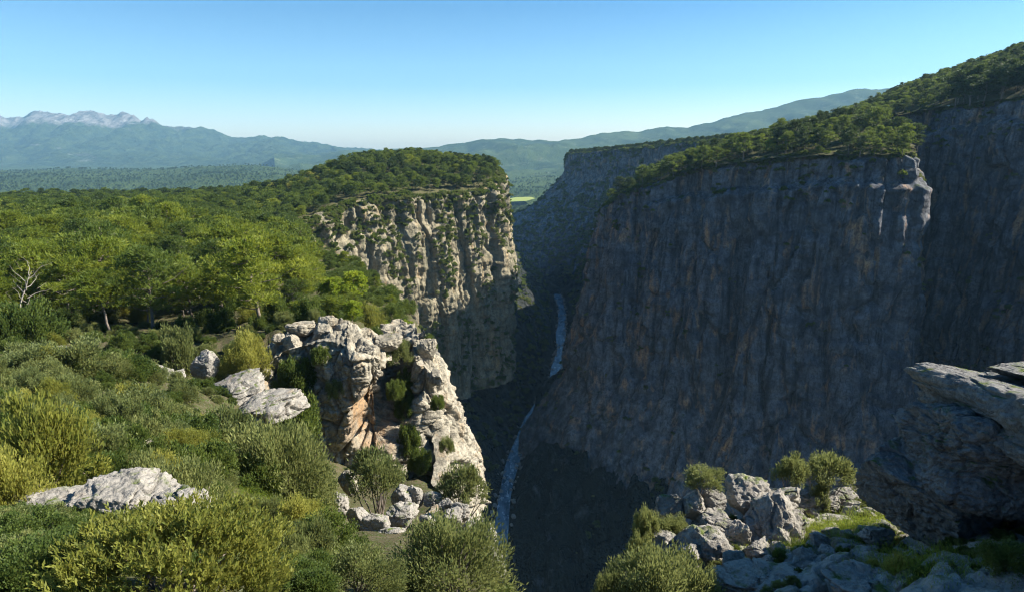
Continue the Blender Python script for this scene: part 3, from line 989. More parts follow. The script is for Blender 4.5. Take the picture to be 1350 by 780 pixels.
LF = 'blocks around the small cliff'
BR = rock_mesh('boulder', 301, 80, M_NEAR, 3.0, 7, .9, 1.0, (1.8, 1.2, .9))
boulder(88, 640, 238, 722, 17.2, 'big pale whaleback boulder between the bushes at lower left', 'pale boulder outcrop at lower left', me=BR, dz=.85, rz=.1)
boulder(195, 648, 290, 712, 17.0, 'fissured pale boulder at the right end of the whaleback boulder', 'pale boulder outcrop at lower left', me=rock_mesh('boulder', 305, 60, M_NEAR, 2.8, 7, 1.0, 1.8, (1.3, 1, 1)), rz=.5)
boulder(8, 645, 118, 706, 17.6, 'low pale boulder at the left end of the whaleback boulder behind bare twigs', 'pale boulder outcrop at lower left', me=ROCKS[5], rz=.2)
boulder(100, 690, 170, 728, 16.0, 'small boulder in the shade in front of the whaleback boulder', 'pale boulder outcrop at lower left', me=ROCKS[2])
for b in [
    (276, 494, 352, 532, 52, 'upper grey slab of the two-tiered rock beside the dark gap', RSLAB, .2),
    (302, 512, 390, 562, 50.5, 'lower grey rock of the two-tiered rock beside the dark gap', RSLAB, .3),
    (196, 482, 222, 504, 56, 'pale stone upper left in the scatter of stones among the olive shrubs', ROCKS, 0),
    (214, 488, 240, 512, 55, 'pale stone in the middle of the scatter among the olive shrubs', ROCKS, 0),
    (205, 505, 236, 526, 53, 'flat tan stone at the lower left of the scatter among the olive shrubs', ROCKS, 0),
    (232, 514, 254, 540, 52, 'lowest stone of the scatter among the olive shrubs', ROCKS, 0),
    (254, 462, 284, 500, 60, 'brownish rough rock left of the dark gap', ROCKS, 0),
    (66, 455, 98, 476, 60, 'lone grey rock below the pines near the left edge', ROCKS, 0),
    (174, 578, 202, 602, 27, 'pale rock half hidden by the olive bush above the whaleback boulder', ROCKS, 0),
    (380, 423, 416, 442, 67, 'long pale block on the top left of the small cliff', ROCKS2, 0),
    (414, 426, 442, 447, 66.5, 'pale squarish block on the top of the small cliff', ROCKS2, 0),
    (425, 417, 446, 432, 68, 'topmost round stone of the small cliff', ROCKS2, 0),
    (373, 440, 398, 463, 65, 'round knob of rock at the upper left of the small cliff', ROCKS2, 0),
    (360, 440, 376, 455, 65, 'small pale stone left of the round knob of rock', ROCKS2, 0),
    (470, 432, 487, 448, 68.5, 'small stone on the rim right of the topmost stone', ROCKS2, 0),
    (494, 440, 528, 462, 68, 'jutting pale block at the right of the small cliff top', ROCKS2, 0),
    (458, 444, 476, 465, 65.5, 'upright block in the middle of the small cliff top', ROCKS2, 0),
    (468, 455, 504, 492, 63.6, 'large sunlit bulge of rock above the orange hollow', ROCKS2, 0),
    (428, 452, 454, 472, 64.5, 'sloping pale block below the squarish block', ROCKS2, 0),
    (460, 483, 478, 506, 61.8, 'rock tooth hanging over the orange hollow', ROCKS2, 0),
    (415, 468, 444, 502, 62.5, 'pale lump left of the rock tooth', ROCKS2, 0),
    (552, 444, 574, 474, 70.5, 'head of the right-hand rock pillar', ROCKS2, 0),
    (566, 486, 586, 506, 66, 'knob on the right side of the right-hand rock pillar', ROCKS2, 0),
    (328, 500, 350, 524, 55, 'pale stone behind the two-tiered rock', ROCKS2, 0),
    (447, 618, 470, 650, 44, 'pale slab leaning at the foot of the small cliff', ROCKS2, 0),
    (516, 636, 546, 668, 37, 'dark banded boulder below the right-hand pillar', ROCKS, 0),
    (540, 638, 558, 666, 37, 'narrow dark boulder right of the banded boulder', ROCKS, 0),
    (516, 660, 552, 694, 35, 'flat-faced pale boulder in front of the banded boulder', ROCKS, 0),
    (474, 674, 510, 710, 33, 'mottled pale boulder left of the flat-faced boulder', ROCKS, 0),
    (460, 664, 488, 702, 34, 'smooth pale boulder under the stemmy olive bush', ROCKS, 0),
    (494, 694, 532, 712, 31, 'low pale ledge below the flat-faced boulder', RSLAB, 0),
    (560, 648, 582, 666, 37, 'pale stone left of the lone olive tree', ROCKS, 0),
    (580, 656, 598, 674, 35, 'small rounded block at the top of the rim outcrop', ROCKS, 0),
    (580, 668, 610, 694, 33, 'split pale block of the rim outcrop', ROCKS, 0),
    (598, 662, 622, 690, 33.5, 'upper right block of the rim outcrop by the drop', ROCKS, 0),
    (606, 682, 636, 716, 31, 'middle block of the rim outcrop', ROCKS, 0),
    (622, 688, 652, 738, 29.5, 'tall pale block on the very edge of the drop', ROCKS, 0),
    (618, 714, 660, 770, 26, 'lowest big pale block of the rim outcrop above the gorge', ROCKS, 0),
    (436, 650, 460, 690, 37, 'pale rock behind the dark green bush', ROCKS, 0),
    (555, 676, 578, 694, 34.5, 'small mottled stone right of the flat-faced boulder', ROCKS, 0),
]:
    boulder(*b[:5], b[5], LF, b[6], tilt=(0, b[7]))


# ------------------------------------------------------------------ trees and bushes (prototypes)
def bent(p0, p1, n, wob, sag=0.0):
    t = np.linspace(0, 1, n)[:, None]
    p = np.array(p0) * (1 - t) + np.array(p1) * t
    w_ = np.cumsum(rng.normal(size=(n, 3)), 0)
    w_ = w_ - t * w_[-1:]
    return p + w_ * wob + np.array([0, 0, sag]) * (4 * t * (1 - t))


def pine(h, spread, nclump, per, nl, L, W, flat=.45, base=.38, lean=0.0, side=True):
    """trunk with limbs, needle tufts in flattened layers of clumps; returns (trunk, crown)"""
    top = np.array([RR.uniform(-.6, .6) + lean, RR.uniform(-.6, .6), h * .94])
    tr = bent((0, 0, -.6), top, 9, .10 * h / 10)
    paths = [(tr, np.linspace(.20, .035, 9) * h / 9)]
    cl = []
    ga = RR.uniform(0, 6)
    for i in range(nclump):
        f = base + (1 - base) * ((i + .5) / nclump) ** .8
        ga += 2.4 + RR.uniform(-.5, .5)
        pr = (math.sin(min(1, (f - base + .10) / (1.06 - base)) * PI)) ** .55
        r = spread * pr * RR.uniform(.35, 1.2)
        org = np.array([np.interp(f * h * .9, tr[:, 2], tr[:, kk]) for kk in range(3)])
        tip = org + np.array([math.cos(ga) * r, math.sin(ga) * r, r * RR.uniform(.12, .45)])
        br = bent(org, tip, 5, .05 * r, -.08 * r)
        paths.append((br, np.linspace(.07, .015, 5) * h / 9))
        rad = spread * RR.uniform(.22, .40)
        cl.append((tip, rad))
        if r > spread * .5:
            cl.append((org * .45 + tip * .55 + np.array([RR.uniform(-.4, .4), RR.uniform(-.4, .4), .25]), rad * .8))
    P_, D_, T_ = [], [], []
    for c, rad in cl:
        d = unit(per)
        d[:, 2] = d[:, 2] * .8 + .25
        q = c + d * rad * np.array([1, 1, flat]) * rng.uniform(.55, 1.05, (per, 1))
        ax = nrm(d + np.array([0, 0, .7]) + .4 * unit(per))
        q = np.repeat(q, nl, 0)
        ax = nrm(np.repeat(ax, nl, 0) + .75 * unit(per * nl))
        P_.append(q)
        D_.append(ax)
        T_.append(np.clip(rng.normal(.5, .2) + rng.normal(0, .13, per * nl), 0, 1))
    Pn, Dn, Tn = np.concatenate(P_), np.concatenate(D_), np.concatenate(T_)
    return tubes(paths, 6), leaves(Pn, Dn, L * rng.uniform(.7, 1.25, len(Pn)), W, Tn)


def bush(ncl, per, L, W, flat=.8, shell=.5, stems=9, lean_up=.6, clump=.28, bare=0.0, tall=1.0, spiky=0):
    """many-stemmed rounded bush of radius about 1"""
    paths, P_, D_, T_ = [], [], [], []
    for i in range(ncl):
        d = unit(1)[0]
        d[2] = abs(d[2]) * 1.0 + .02
        d /= np.linalg.norm(d)
        rr = RR.uniform(shell, 1.0) * (1 + .22 * float(noise(d[0] * 1.6, d[1] * 1.6, d[2] * 1.6 + stems, ncl)))
        c = d * rr * np.array([1, 1, flat * tall]) + np.array([0, 0, bare])
        if i < stems * 2:
            a = RR.uniform(0, 6.28)
            paths.append((bent((math.cos(a) * .08, math.sin(a) * .08, -.12), c, 6, .03, -.02), np.linspace(.030, .006, 6)))
        rad = clump * RR.uniform(.7, 1.25)
        q = c + unit(per) * rad * rng.uniform(.2, 1.0, (per, 1)) * np.array([1, 1, .85])
        out = nrm(q - np.array([0, 0, bare + .15 * flat]))
        if spiky:
            n2 = per // spiky
            q = np.repeat(q[:n2], spiky, 0)
            ax = nrm(np.repeat(nrm(out[:n2] * .6 + np.array([0, 0, 1.0]) + .35 * unit(n2)), spiky, 0))
            q = q + ax * np.tile(np.linspace(0, L * 1.9, spiky), n2)[:, None]
            dd = nrm(ax + .62 * unit(len(q)))
        else:
            dd = nrm(out + np.array([0, 0, lean_up]) + .85 * unit(per))
        P_.append(q)
        D_.append(dd)
        T_.append(np.clip(rng.normal(.5, .17) + rng.normal(0, .15, len(q)), 0, 1))
    Pn, Dn, Tn = np.concatenate(P_), np.concatenate(D_), np.concatenate(T_)
    k_ = Pn[:, 2] > -.15
    Pn, Dn, Tn = Pn[k_], Dn[k_], Tn[k_]
    return tubes(paths, 5), leaves(Pn, Dn, L * rng.uniform(.65, 1.25, len(Pn)), W * rng.uniform(.8, 1.2, len(Pn)), Tn)


def proto(geo, wood, leafm, n1, n2):
    (tv, tf), (lv, lf, lt) = geo
    return mk_mesh(n1, tv, tf, wood), mk_mesh(n2, lv, lf, leafm, False, lt)


def proto_set(n, fn, wood, mats, n1='trunk', n2='crown'):
    out = []
    for i in range(n):
        out.append(proto(fn(), wood, mats[i % len(mats)], n1, n2))
    return out


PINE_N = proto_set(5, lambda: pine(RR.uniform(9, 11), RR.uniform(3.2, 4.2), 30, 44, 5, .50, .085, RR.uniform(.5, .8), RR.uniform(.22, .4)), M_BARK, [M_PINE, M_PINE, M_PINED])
PINE_M = proto_set(4, lambda: pine(RR.uniform(8, 10), RR.uniform(2.9, 3.7), 24, 26, 3, .75, .17, RR.uniform(.5, .8), .25), M_BARK, [M_PINE, M_PINED])
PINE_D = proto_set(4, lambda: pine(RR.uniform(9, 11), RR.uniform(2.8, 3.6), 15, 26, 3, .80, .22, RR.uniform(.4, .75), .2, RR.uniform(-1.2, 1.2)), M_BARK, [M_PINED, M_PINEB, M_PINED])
PINE_B = proto_set(3, lambda: pine(RR.uniform(9, 11), RR.uniform(3, 4.2), 16, 30, 3, .80, .20, .45, .25, RR.uniform(-2.2, -.8)), M_BARK, [M_PINEB])
PINE_F = proto_set(3, lambda: pine(9, 3.2, 14, 16, 2, 1.4, .55, .7, .2), M_BARK, [M_PINEB])
LIME_T = proto_set(2, lambda: pine(7, 2.8, 20, 40, 4, .40, .20, .8, .2), M_BARK, [M_LIME])
YELL_T = proto_set(2, lambda: pine(8, 2.8, 18, 24, 3, .70, .30, .8, .2), M_BARK, [M_YEL])
B_OLN = proto_set(4, lambda: bush(80, 230, .066, .021, .85, .5), M_BARK, [M_OLIVE], 'stem', 'foliage')
B_OLM = proto_set(4, lambda: bush(64, 190, .095, .034, .85, .5), M_BARK, [M_OLIVE], 'stem', 'foliage')
B_GRN = proto_set(3, lambda: bush(75, 240, .062, .033, .85, .55), M_BARK, [M_GREEN], 'stem', 'foliage')
B_GRM = proto_set(3, lambda: bush(60, 170, .095, .048, .9, .5), M_BARK, [M_GREEN], 'stem', 'foliage')
B_SPK = proto_set(2, lambda: bush(200, 300, .056, .017, .8, .72, 12, .6, .20, 0, 1, 10), M_BARK, [M_YEL], 'stem', 'foliage')
B_YLM = proto_set(2, lambda: bush(70, 240, .075, .028, .9, .5), M_BARK, [M_YEL], 'stem', 'foliage')
B_TRE = proto_set(3, lambda: bush(46, 120, .11, .035, .55, .45, 6, .5, .26, .75), M_BARK, [M_OLIVE], 'stem', 'foliage')
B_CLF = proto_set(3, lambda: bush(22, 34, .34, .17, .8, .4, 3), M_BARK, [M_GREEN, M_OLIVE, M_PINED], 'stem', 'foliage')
DEAD = [mk_mesh('trunk', *tubes([(bent((0, 0, -.4), (.4, .2, 8), 9, .16), np.linspace(.17, .02, 9))] +
                               [(bent((.05 * q, 0, 2 + q * .45), (math.cos(q * 2.4) * RR.uniform(1, 2.4), math.sin(q * 2.4) * RR.uniform(1, 2.4), 3.2 + q * .52), 6, .09), np.linspace(.06, .008, 6)) for q in range(13)] +
                               [(bent((math.cos(q * 2.4) * .9, math.sin(q * 2.4) * .9, 3 + q * .5), (math.cos(q * 2.4 + .5) * RR.uniform(1.4, 2.6), math.sin(q * 2.4 + .5) * 2, 4 + q * .5), 4, .06), np.linspace(.022, .006, 4)) for q in range(13)], 5), M_DEAD) for _ in range(2)]


def plant(name, pr, loc, scale, label, cat, group=None, rz=None, tilt=0.0, parts=('trunk', 'crown')):
    o = bpy.data.objects.new(name, None)
    o.empty_display_size = .3
    COL.objects.link(o)
    o.location = loc
    o.scale = scale if isinstance(scale, tuple) else (scale,) * 3
    o.rotation_euler = (tilt * .7, tilt, RR.uniform(0, 6.28) if rz is None else rz)
    o['label'], o['category'] = label, cat
    if group:
        o['group'] = group
    for nm, me in zip(parts, pr):
        if me:
            c = bpy.data.objects.new(nm, me)
            COL.objects.link(c)
            c.parent = o
    return o


def at_ground(u, Y, zf):
    x = (u - 675) / FPX * Y
    for _ in range(6):
        z = float(zf(np.array([x]), np.array([Y]))[0])
        x = (u - 675) / FPX * (Y * CP - z * SP)
    return x, Y, z


def shrub(u, vtop, wpx, Y, kind, label, group=None, zf=left_z, name='shrub', tall=1.0, cat='shrub', z=None):
    """bush of the given pixel width whose crown top shows at vtop; its foot stands on the ground"""
    x, _, zg = at_ground(u, Y, zf)
    if z is not None:
        zg = z
    dep = pix(x, Y, zg)[2]
    r = wpx / 2 / FPX * dep / 1.12
    zt = P(u, vtop, Y)[2]
    hz = max(.9 * r, min(2.6 * r, zt - zg)) * tall
    kinds = dict(oln=(B_OLN, .95), olm=(B_OLM, .95), grn=(B_GRN, .95), grm=(B_GRM, .95), spk=(B_SPK, 1.0), ylm=(B_YLM, 1.0), tre=(B_TRE, 1.35))
    pool, hh = kinds[kind]
    return plant(name, RR.choice(pool), (x, Y, zg - .05), (r, r, hz / hh), label, cat, group, None, 0, ('stem', 'foliage'))


LS = 'bushes of the left slope'
for b in [
    (225, 690, 330, 8.6, 'spk', 'bright yellow-green bush with upright leafy shoots filling the lower left'),
    (20, 690, 130, 12.5, 'grn', 'dense dark green bush in the lower left corner'),
    (35, 742, 170, 8.8, 'grn', 'dark green bush cut by the bottom left corner'),
    (110, 735, 110, 9.5, 'spk', 'yellow-green leafy shoots left of the big bright bush'),
    (45, 528, 170, 21, 'ylm', 'yellowish bush at the left edge above the whaleback boulder'),
    (10, 590, 110, 17.5, 'ylm', 'yellow-green bush on the left edge beside the whaleback boulder'),
    (120, 560, 130, 24.5, 'olm', 'grey-green olive bush right of the yellowish left-edge bush'),
    (245, 606, 130, 21.5, 'oln', 'drab olive bush right behind the whaleback boulder'),
    (200, 600, 70, 23, 'olm', 'small olive bush with a bare twiggy patch behind the whaleback boulder'),
    (590, 686, 190, 18.0, 'oln', 'large fine-leaved olive bush at the bottom beside the rim outcrop'),
    (470, 726, 150, 16.0, 'oln', 'olive bush at the bottom edge left of the large fine-leaved one'),
    (432, 678, 105, 23, 'grn', 'dark green bush above the bottom olive bushes'),
    (400, 735, 90, 15.5, 'grm', 'small-leaved green bush between the bright bush and the bottom olives'),
    (660, 762, 60, 19.5, 'grn', 'green bush at the bottom on the brink of the gorge'),
    (370, 545, 150, 33, 'oln', 'broad dark olive bush left of the grassy hollow'),
    (410, 600, 80, 34, 'olm', 'olive bush below the foot of the small cliff'),
    (300, 540, 120, 37, 'olm', 'pale olive bush under the two-tiered rock'),
    (250, 560, 90, 34, 'grm', 'green bush left of the pale olive bush'),
    (340, 600, 80, 31, 'grm', 'leafy green bush over the small grassy hollow'),
    (180, 545, 100, 36, 'olm', 'grey olive bush in the middle of the left slope'),
    (100, 500, 110, 42, 'olm', 'wide silvery olive bush below the lone grey rock'),
    (40, 497, 90, 40, 'olm', 'silvery olive bush at the left edge below the dark tree'),
    (150, 478, 90, 52, 'grm', 'rounded green bush right of the lone grey rock'),
    (110, 478, 60, 50, 'olm', 'small olive bush just below the lone grey rock'),
    (35, 395, 92, 62, 'grm', 'tall dense dark bush at the left edge under the leaning bare trunk'),
    (10, 410, 60, 60, 'grm', 'dark bush cut by the left edge of the picture'),
    (40, 458, 74, 54, 'olm', 'olive bush at the foot of the tall dark left-edge bush'),
    (238, 428, 52, 64, 'olm', 'upright grey olive bush right of the thick pine trunk'),
    (280, 452, 44, 62, 'olm', 'olive bush over the dark gap in the rocks'),
    (335, 438, 70, 62, 'ylm', 'yellowish thorny bush left of the small cliff top'),
    (395, 472, 60, 62, 'grm', 'green bush growing on the left shoulder of the small cliff'),
    (190, 500, 54, 50, 'olm', 'small grey bush left of the scattered stones'),
    (165, 515, 80, 44, 'grm', 'green bush below the scattered stones'),
    (265, 500, 50, 50, 'grm', 'dark bush at the lower end of the dark gap'),
    (70, 565, 80, 30, 'olm', 'grey olive bush above the yellowish bush'),
    (498, 598, 88, 40, 'tre', 'stemmy olive bush standing before the orange hollow'),
    (610, 612, 72, 38, 'tre', 'lone round olive tree on the rim beside the gorge'),
    (648, 700, 26, 29.5, 'grm', 'little green bush clinging to the edge of the rim outcrop'),
    (545, 480, 40, 68, 'grm', 'green bush in the gully between the small cliff and its right pillar'),
    (540, 545, 34, 63, 'grm', 'leafy bush low in the gully of the small cliff'),
    (552, 590, 36, 60, 'grm', 'bright green bush at the foot of the gully'),
    (300, 470, 40, 66, 'grm', 'dark green bush behind the dark gap'),
    (430, 560, 30, 48, 'olm', 'small bush at the left foot of the pale cliff'),
    (345, 655, 60, 26, 'olm', 'low bush at the near end of the grassy hollow'),
    (480, 400, 60, 96, 'ylm', 'light green bush on the slope above the small cliff'),
    (525, 425, 50, 88, 'grm', 'green bush right above the cliff pillar'),
    (450, 395, 60, 92, 'grm', 'round green bush above the topmost stone'),
    (415, 408, 50, 80, 'ylm', 'yellow-green bush left above the topmost stone'),
    (570, 440, 24, 80, 'grm', 'small bush at the head of the right-hand pillar'),
    (375, 415, 50, 78, 'grm', 'green bush behind the long pale block'),
    (392, 520, 74, 57, 'grm', 'dark green bush covering the lower left foot of the small cliff'),
    (432, 455, 30, 62, 'grm', 'small green bush on a ledge under the squarish block'),
    (448, 500, 26, 61, 'olm', 'grey tuft of bush left of the rock tooth'),
    (500, 432, 40, 70, 'grm', 'green bush on the top of the small cliff right of its large bulge'),
    (530, 440, 44, 69, 'olm', 'olive bush at the upper end of the gully'),
    (538, 520, 34, 66, 'grm', 'dense bush in the middle of the deep gully'),
    (526, 500, 30, 65, 'grm', 'bush hanging in the upper gully beside the pillar'),
    (580, 520, 22, 64, 'grm', 'little bush halfway up the right-hand pillar'),
    (590, 575, 24, 60, 'olm', 'small grey bush low on the right-hand pillar'),
]:
    zz = None
    if b[5].startswith(('leafy bush low', 'green bush in the gully')):
        zz = P(b[0], b[1] + 50, b[3])[2]
    elif b[0] > 320 and 56 < b[3] < 82:
        zz = P(b[0], b[1] + .75 * b[2], b[3])[2]
    shrub(*b[:5], b[5], LS, z=zz)

RS_ = 'bushes of the rocky spur'
for b in [
    (924, 617, 60, 20.4, 'tre', 'small green bush growing on top of the flat-topped block', P(924, 652, 20.4)[2]),
    (850, 637, 46, 18.6, 'olm', 'sparse upright juniper left of the shaded rock cluster', P(850, 715, 18.6)[2]),
    (842, 690, 44, 17.8, 'olm', 'low grey bush under the sparse juniper', P(842, 745, 17.8)[2]),
    (888, 682, 52, 18.8, 'olm', 'small olive clump in front of the shaded rock cluster', P(888, 706, 18.8)[2]),
    (1034, 596, 52, 21.6, 'tre', 'left round bush of the twin olive bushes on the skyline', P(1040, 655, 21.6)[2]),
    (1086, 600, 72, 21.8, 'tre', 'right broader bush of the twin olive bushes on the skyline', P(1082, 662, 21.8)[2]),
    (1080, 640, 36, 21.0, 'olm', 'grey twiggy undergrowth below the twin olive bushes', P(1080, 668, 21.0)[2]),
    (868, 722, 170, 14.2, 'oln', 'broad grey-olive bush at the bottom below the spur', P(868, 815, 14.2)[2]),
    (800, 712, 62, 14.4, 'oln', 'pointed olive bush left of the broad bottom bush', P(800, 812, 14.4)[2]),
    (925, 745, 60, 14.0, 'oln', 'olive bush right of the broad bottom bush', P(925, 800, 14.0)[2]),
    (1185, 728, 60, 13.2, 'ylm', 'low yellow-green herbs along the foot of the huge rock', None),
    (1150, 738, 40, 13.6, 'ylm', 'small leafy herbs left of the yellow-green herbs', None),
    (1335, 718, 90, 11.4, 'grn', 'dark green bush in the lower right corner', None),
    (1160, 622, 20, 19.5, 'grm', 'little bush in the notch left of the huge rock', None),
    (1185, 598, 26, 16.0, 'grm', 'dark bush in the cleft of the huge rock', P(1185, 625, 16.0)[2]),
    (1225, 745, 44, 12.4, 'grm', 'green herbs below the black hollow', None),
]:
    shrub(*b[:5], b[5], RS_, zf=right_z, z=b[6])


# ------------------------------------------------------------------ instanced masses (nobody could count these)
def mass(name, pts, scl, sources, label, squash=None):
    """one object: points that carry copies of the given source objects"""
    n = len(pts)
    me = bpy.data.meshes.new(name)
    me.vertices.add(n)
    me.vertices.foreach_set('co', np.ascontiguousarray(pts, np.float32).ravel())
    a = me.attributes.new('scl', 'FLOAT_VECTOR', 'POINT')
    sv = np.repeat(np.asarray(scl, np.float32)[:, None], 3, 1)
    if squash is not None:
        sv[:, 2] *= squash
    a.data.foreach_set('vector', sv.ravel())
    a = me.attributes.new('rot', 'FLOAT_VECTOR', 'POINT')
    rv = np.zeros((n, 3), np.float32)
    rv[:, 2] = rng.uniform(0, 6.28, n)
    rv[:, :2] = rng.normal(0, .07, (n, 2))
    a.data.foreach_set('vector', rv.ravel())
    a = me.attributes.new('pick', 'INT', 'POINT')
    a.data.foreach_set('value', rng.integers(0, len(sources), n).astype(np.int32))
    o = add(name, me, None, None, kind='stuff', label=label)
    ng = bpy.data.node_groups.new(name, 'GeometryNodeTree')
    ng.interface.new_socket('Geometry', in_out='INPUT', socket_type='NodeSocketGeometry')
    ng.interface.new_socket('Geometry', in_out='OUTPUT', socket_type='NodeSocketGeometry')
    N, L = ng.nodes, ng.links
    gi, go = N.new('NodeGroupInput'), N.new('NodeGroupOutput')
    jn = N.new('GeometryNodeJoinGeometry')

    def attr(nm, ty):
        q = N.new('GeometryNodeInputNamedAttribute')
        q.data_type = ty
        q.inputs[0].default_value = nm
        return [x for x in q.outputs if x.enabled and x.name == 'Attribute'][0]
    sc_, ro_, pk_ = attr('scl', 'FLOAT_VECTOR'), attr('rot', 'FLOAT_VECTOR'), attr('pick', 'INT')
    for i, src in enumerate(sources):
        oi = N.new('GeometryNodeObjectInfo')
        oi.transform_space = 'ORIGINAL'
        oi.inputs[0].default_value = src
        oi.inputs['As Instance'].default_value = True
        cmp_ = N.new('FunctionNodeCompare')
        cmp_.data_type = 'INT'
        cmp_.operation = 'EQUAL'
        ia = [x for x in cmp_.inputs if x.enabled and x.type == 'INT']
        L.new(pk_, ia[0])
        ia[1].default_value = i
        ip = N.new('GeometryNodeInstanceOnPoints')
        L.new(gi.outputs[0], ip.inputs['Points'])
        L.new(cmp_.outputs[0], ip.inputs['Selection'])
        L.new(oi.outputs['Geometry'], ip.inputs['Instance'])
        L.new(ro_, ip.inputs['Rotation'])
        L.new(sc_, ip.inputs['Scale'])
        L.new(ip.outputs[0], jn.inputs[0])
    L.new(jn.outputs[0], go.inputs[0])
    md = o.modifiers.new('scatter', 'NODES')
    md.node_group = ng
    return o


def child(o, nm):
    return [c for c in o.children if c.name.split('.')[0] == nm][0]


def jitter(x0, x1, y0, y1, step):
    gx, gy = np.meshgrid(np.arange(x0, x1, step), np.arange(y0, y1, step))
    gx = gx + rng.uniform(-.45, .45, gx.shape) * step
    gy = gy + rng.uniform(-.45, .45, gy.shape) * step
    return gx.ravel(), gy.ravel()


def in_view(x, y, z, m=40):
    u, v, d = pix(x, y, z)
    return (u > -m) & (u < 1350 + m) & (v < 780 + m) & (d > 1)


# ------------------------------------------------------------------ the pine forest of the left plateau
ED = 'pines along the front edge of the left forest'
hand = [
    (200, 75, 10.6, 'N', 'pine with a thick dark trunk standing clear at the front edge of the left forest'),
    (147, 72, 8.5, 'N', 'small pine with a thin reddish trunk left of the thick-trunked pine'),
    (297, 82, 9.5, 'N', 'pine with a bare lower trunk right of the thick-trunked pine'),
    (95, 78, 10.0, 'N', 'broad pine with long pale lower branches left of the thin reddish trunk'),
    (255, 84, 9.0, 'N', 'pine between the thick-trunked pine and the one with the bare lower trunk'),
    (345, 88, 9.0, 'N', 'bushy pine at the right end of the front forest edge'),
    (405, 98, 8.0, 'N', 'pine on the brow above the long pale block of the small cliff'),
]
placed = []
for u, Y, h, _, lab in hand:
    x, _, z = at_ground(u, Y, left_z)
    plant('pine_tree', RR.choice(PINE_N), (x, Y, z), h / 10.0, lab, 'pine', ED, None, .03)
    placed.append((x, Y))
for u, Y, sc, ti, lab in [(26, 70, 1.0, -.30, 'bare leaning grey trunk at the left edge above the tall dark bush'), (286, 118, 1.15, .05, 'leafless pale dead tree rising out of the green pine canopy'),
                          (125, 105, 1.15, .1, 'bare pale branches of a dying tree in the left pine canopy')]:
    x, _, z = at_ground(u, Y, left_z)
    plant('dead_tree', (RR.choice(DEAD),), (x, Y, z), sc, lab, 'dead tree', None, None, ti, ('trunk',))
    placed.append((x, Y))
for u, Y, sc, lab in [(468, 118, .95, 'bright lime green broadleaf tree on the slope above the small cliff'), (505, 100, .75, 'smaller lime green tree right of the bright lime one'), (440, 112, .8, 'yellowish green tree left of the bright lime one')]:
    x, _, z = at_ground(u, Y, left_z)
    plant('broadleaf_tree', RR.choice(LIME_T), (x, Y, z), sc, lab, 'tree')
    placed.append((x, Y))

near_x, near_y = jitter(-150, 6, 76, 262, 5.8)
far_x, far_y = jitter(-330, 10, 262, 620, 6.6)
fx_, fy_ = np.r_[near_x, far_x], np.r_[near_y, far_y]
d = sdist(fx_, fy_, LRIM)
fz_ = left_z(fx_, fy_)
u_, v_, dep_ = pix(fx_, fy_, fz_ + 6)
ok = (d < -.8) & (u_ > -60) & (v_ > 0) & in_view(fx_, fy_, fz_, 60)
ok &= ~((fy_ < 92) & (u_ > 345)) & ~((fy_ < 262) & (u_ > 402 + rng.uniform(-14, 14, len(fx_)))) & ~((fy_ >= 200) & (fy_ < 285) & (u_ > 385))
for a, b in placed:
    ok &= (fx_ - a) ** 2 + (fy_ - b) ** 2 > 16
ok &= ~((fy_ < 79) & (u_ > 60) & (u_ < 330))
fx_, fy_, fz_, dep_, u_ = fx_[ok], fy_[ok], fz_[ok], dep_[ok], u_[ok]
od = np.argsort(dep_)
fx_, fy_, fz_, dep_, u_ = fx_[od], fy_[od], fz_[od], dep_[od], u_[od]
NPINE = 285
pine_src = []
for i in range(min(NPINE, len(fx_))):
    Y = fy_[i]
    side = 'left part' if u_[i] < 150 else ('middle' if u_[i] < 300 else 'right part')
    if Y < 105:
        lab, gr = 'pine in the front rows of the left forest, in its ' + side, 'front pines, ' + side
    elif Y < 165:
        lab, gr = 'green pine crown amid the left forest canopy, in its ' + side, 'canopy pines, ' + side
    else:
        lab, gr = 'small far pine crown toward the back of the left forest, in its ' + side, 'back pines, ' + side
    s_ = RR.choice((.62, .8, .95, 1.1, 1.3)) * RR.uniform(.9, 1.1)
    sz = 'low' if s_ < .85 else ('tall' if s_ > 1.06 else 'middle-sized')
    lab, gr = sz + ' ' + lab, sz + ' ' + gr
    o = plant('pine_tree', RR.choice(PINE_N if Y < 140 else PINE_M), (fx_[i], Y, fz_[i] - .3), s_, lab, 'pine', gr, None, RR.uniform(-.05, .05))
    pine_src.append(o)
srcM = [child(o, 'crown') for o in [p for p in pine_src if p.location.y > 140][:6]]
R_ = slice(NPINE, None)
prom_top = (fx_ > -150) & (fy_ > 300)
rest = np.arange(len(fx_)) >= NPINE
yel = rest & (fy_ > 380) & (u_ > 340) & (u_ < 430) & (rng.random(len(fx_)) < .5)
m1 = rest & ~yel
print('pines', len(fx_), m1.sum(), yel.sum())
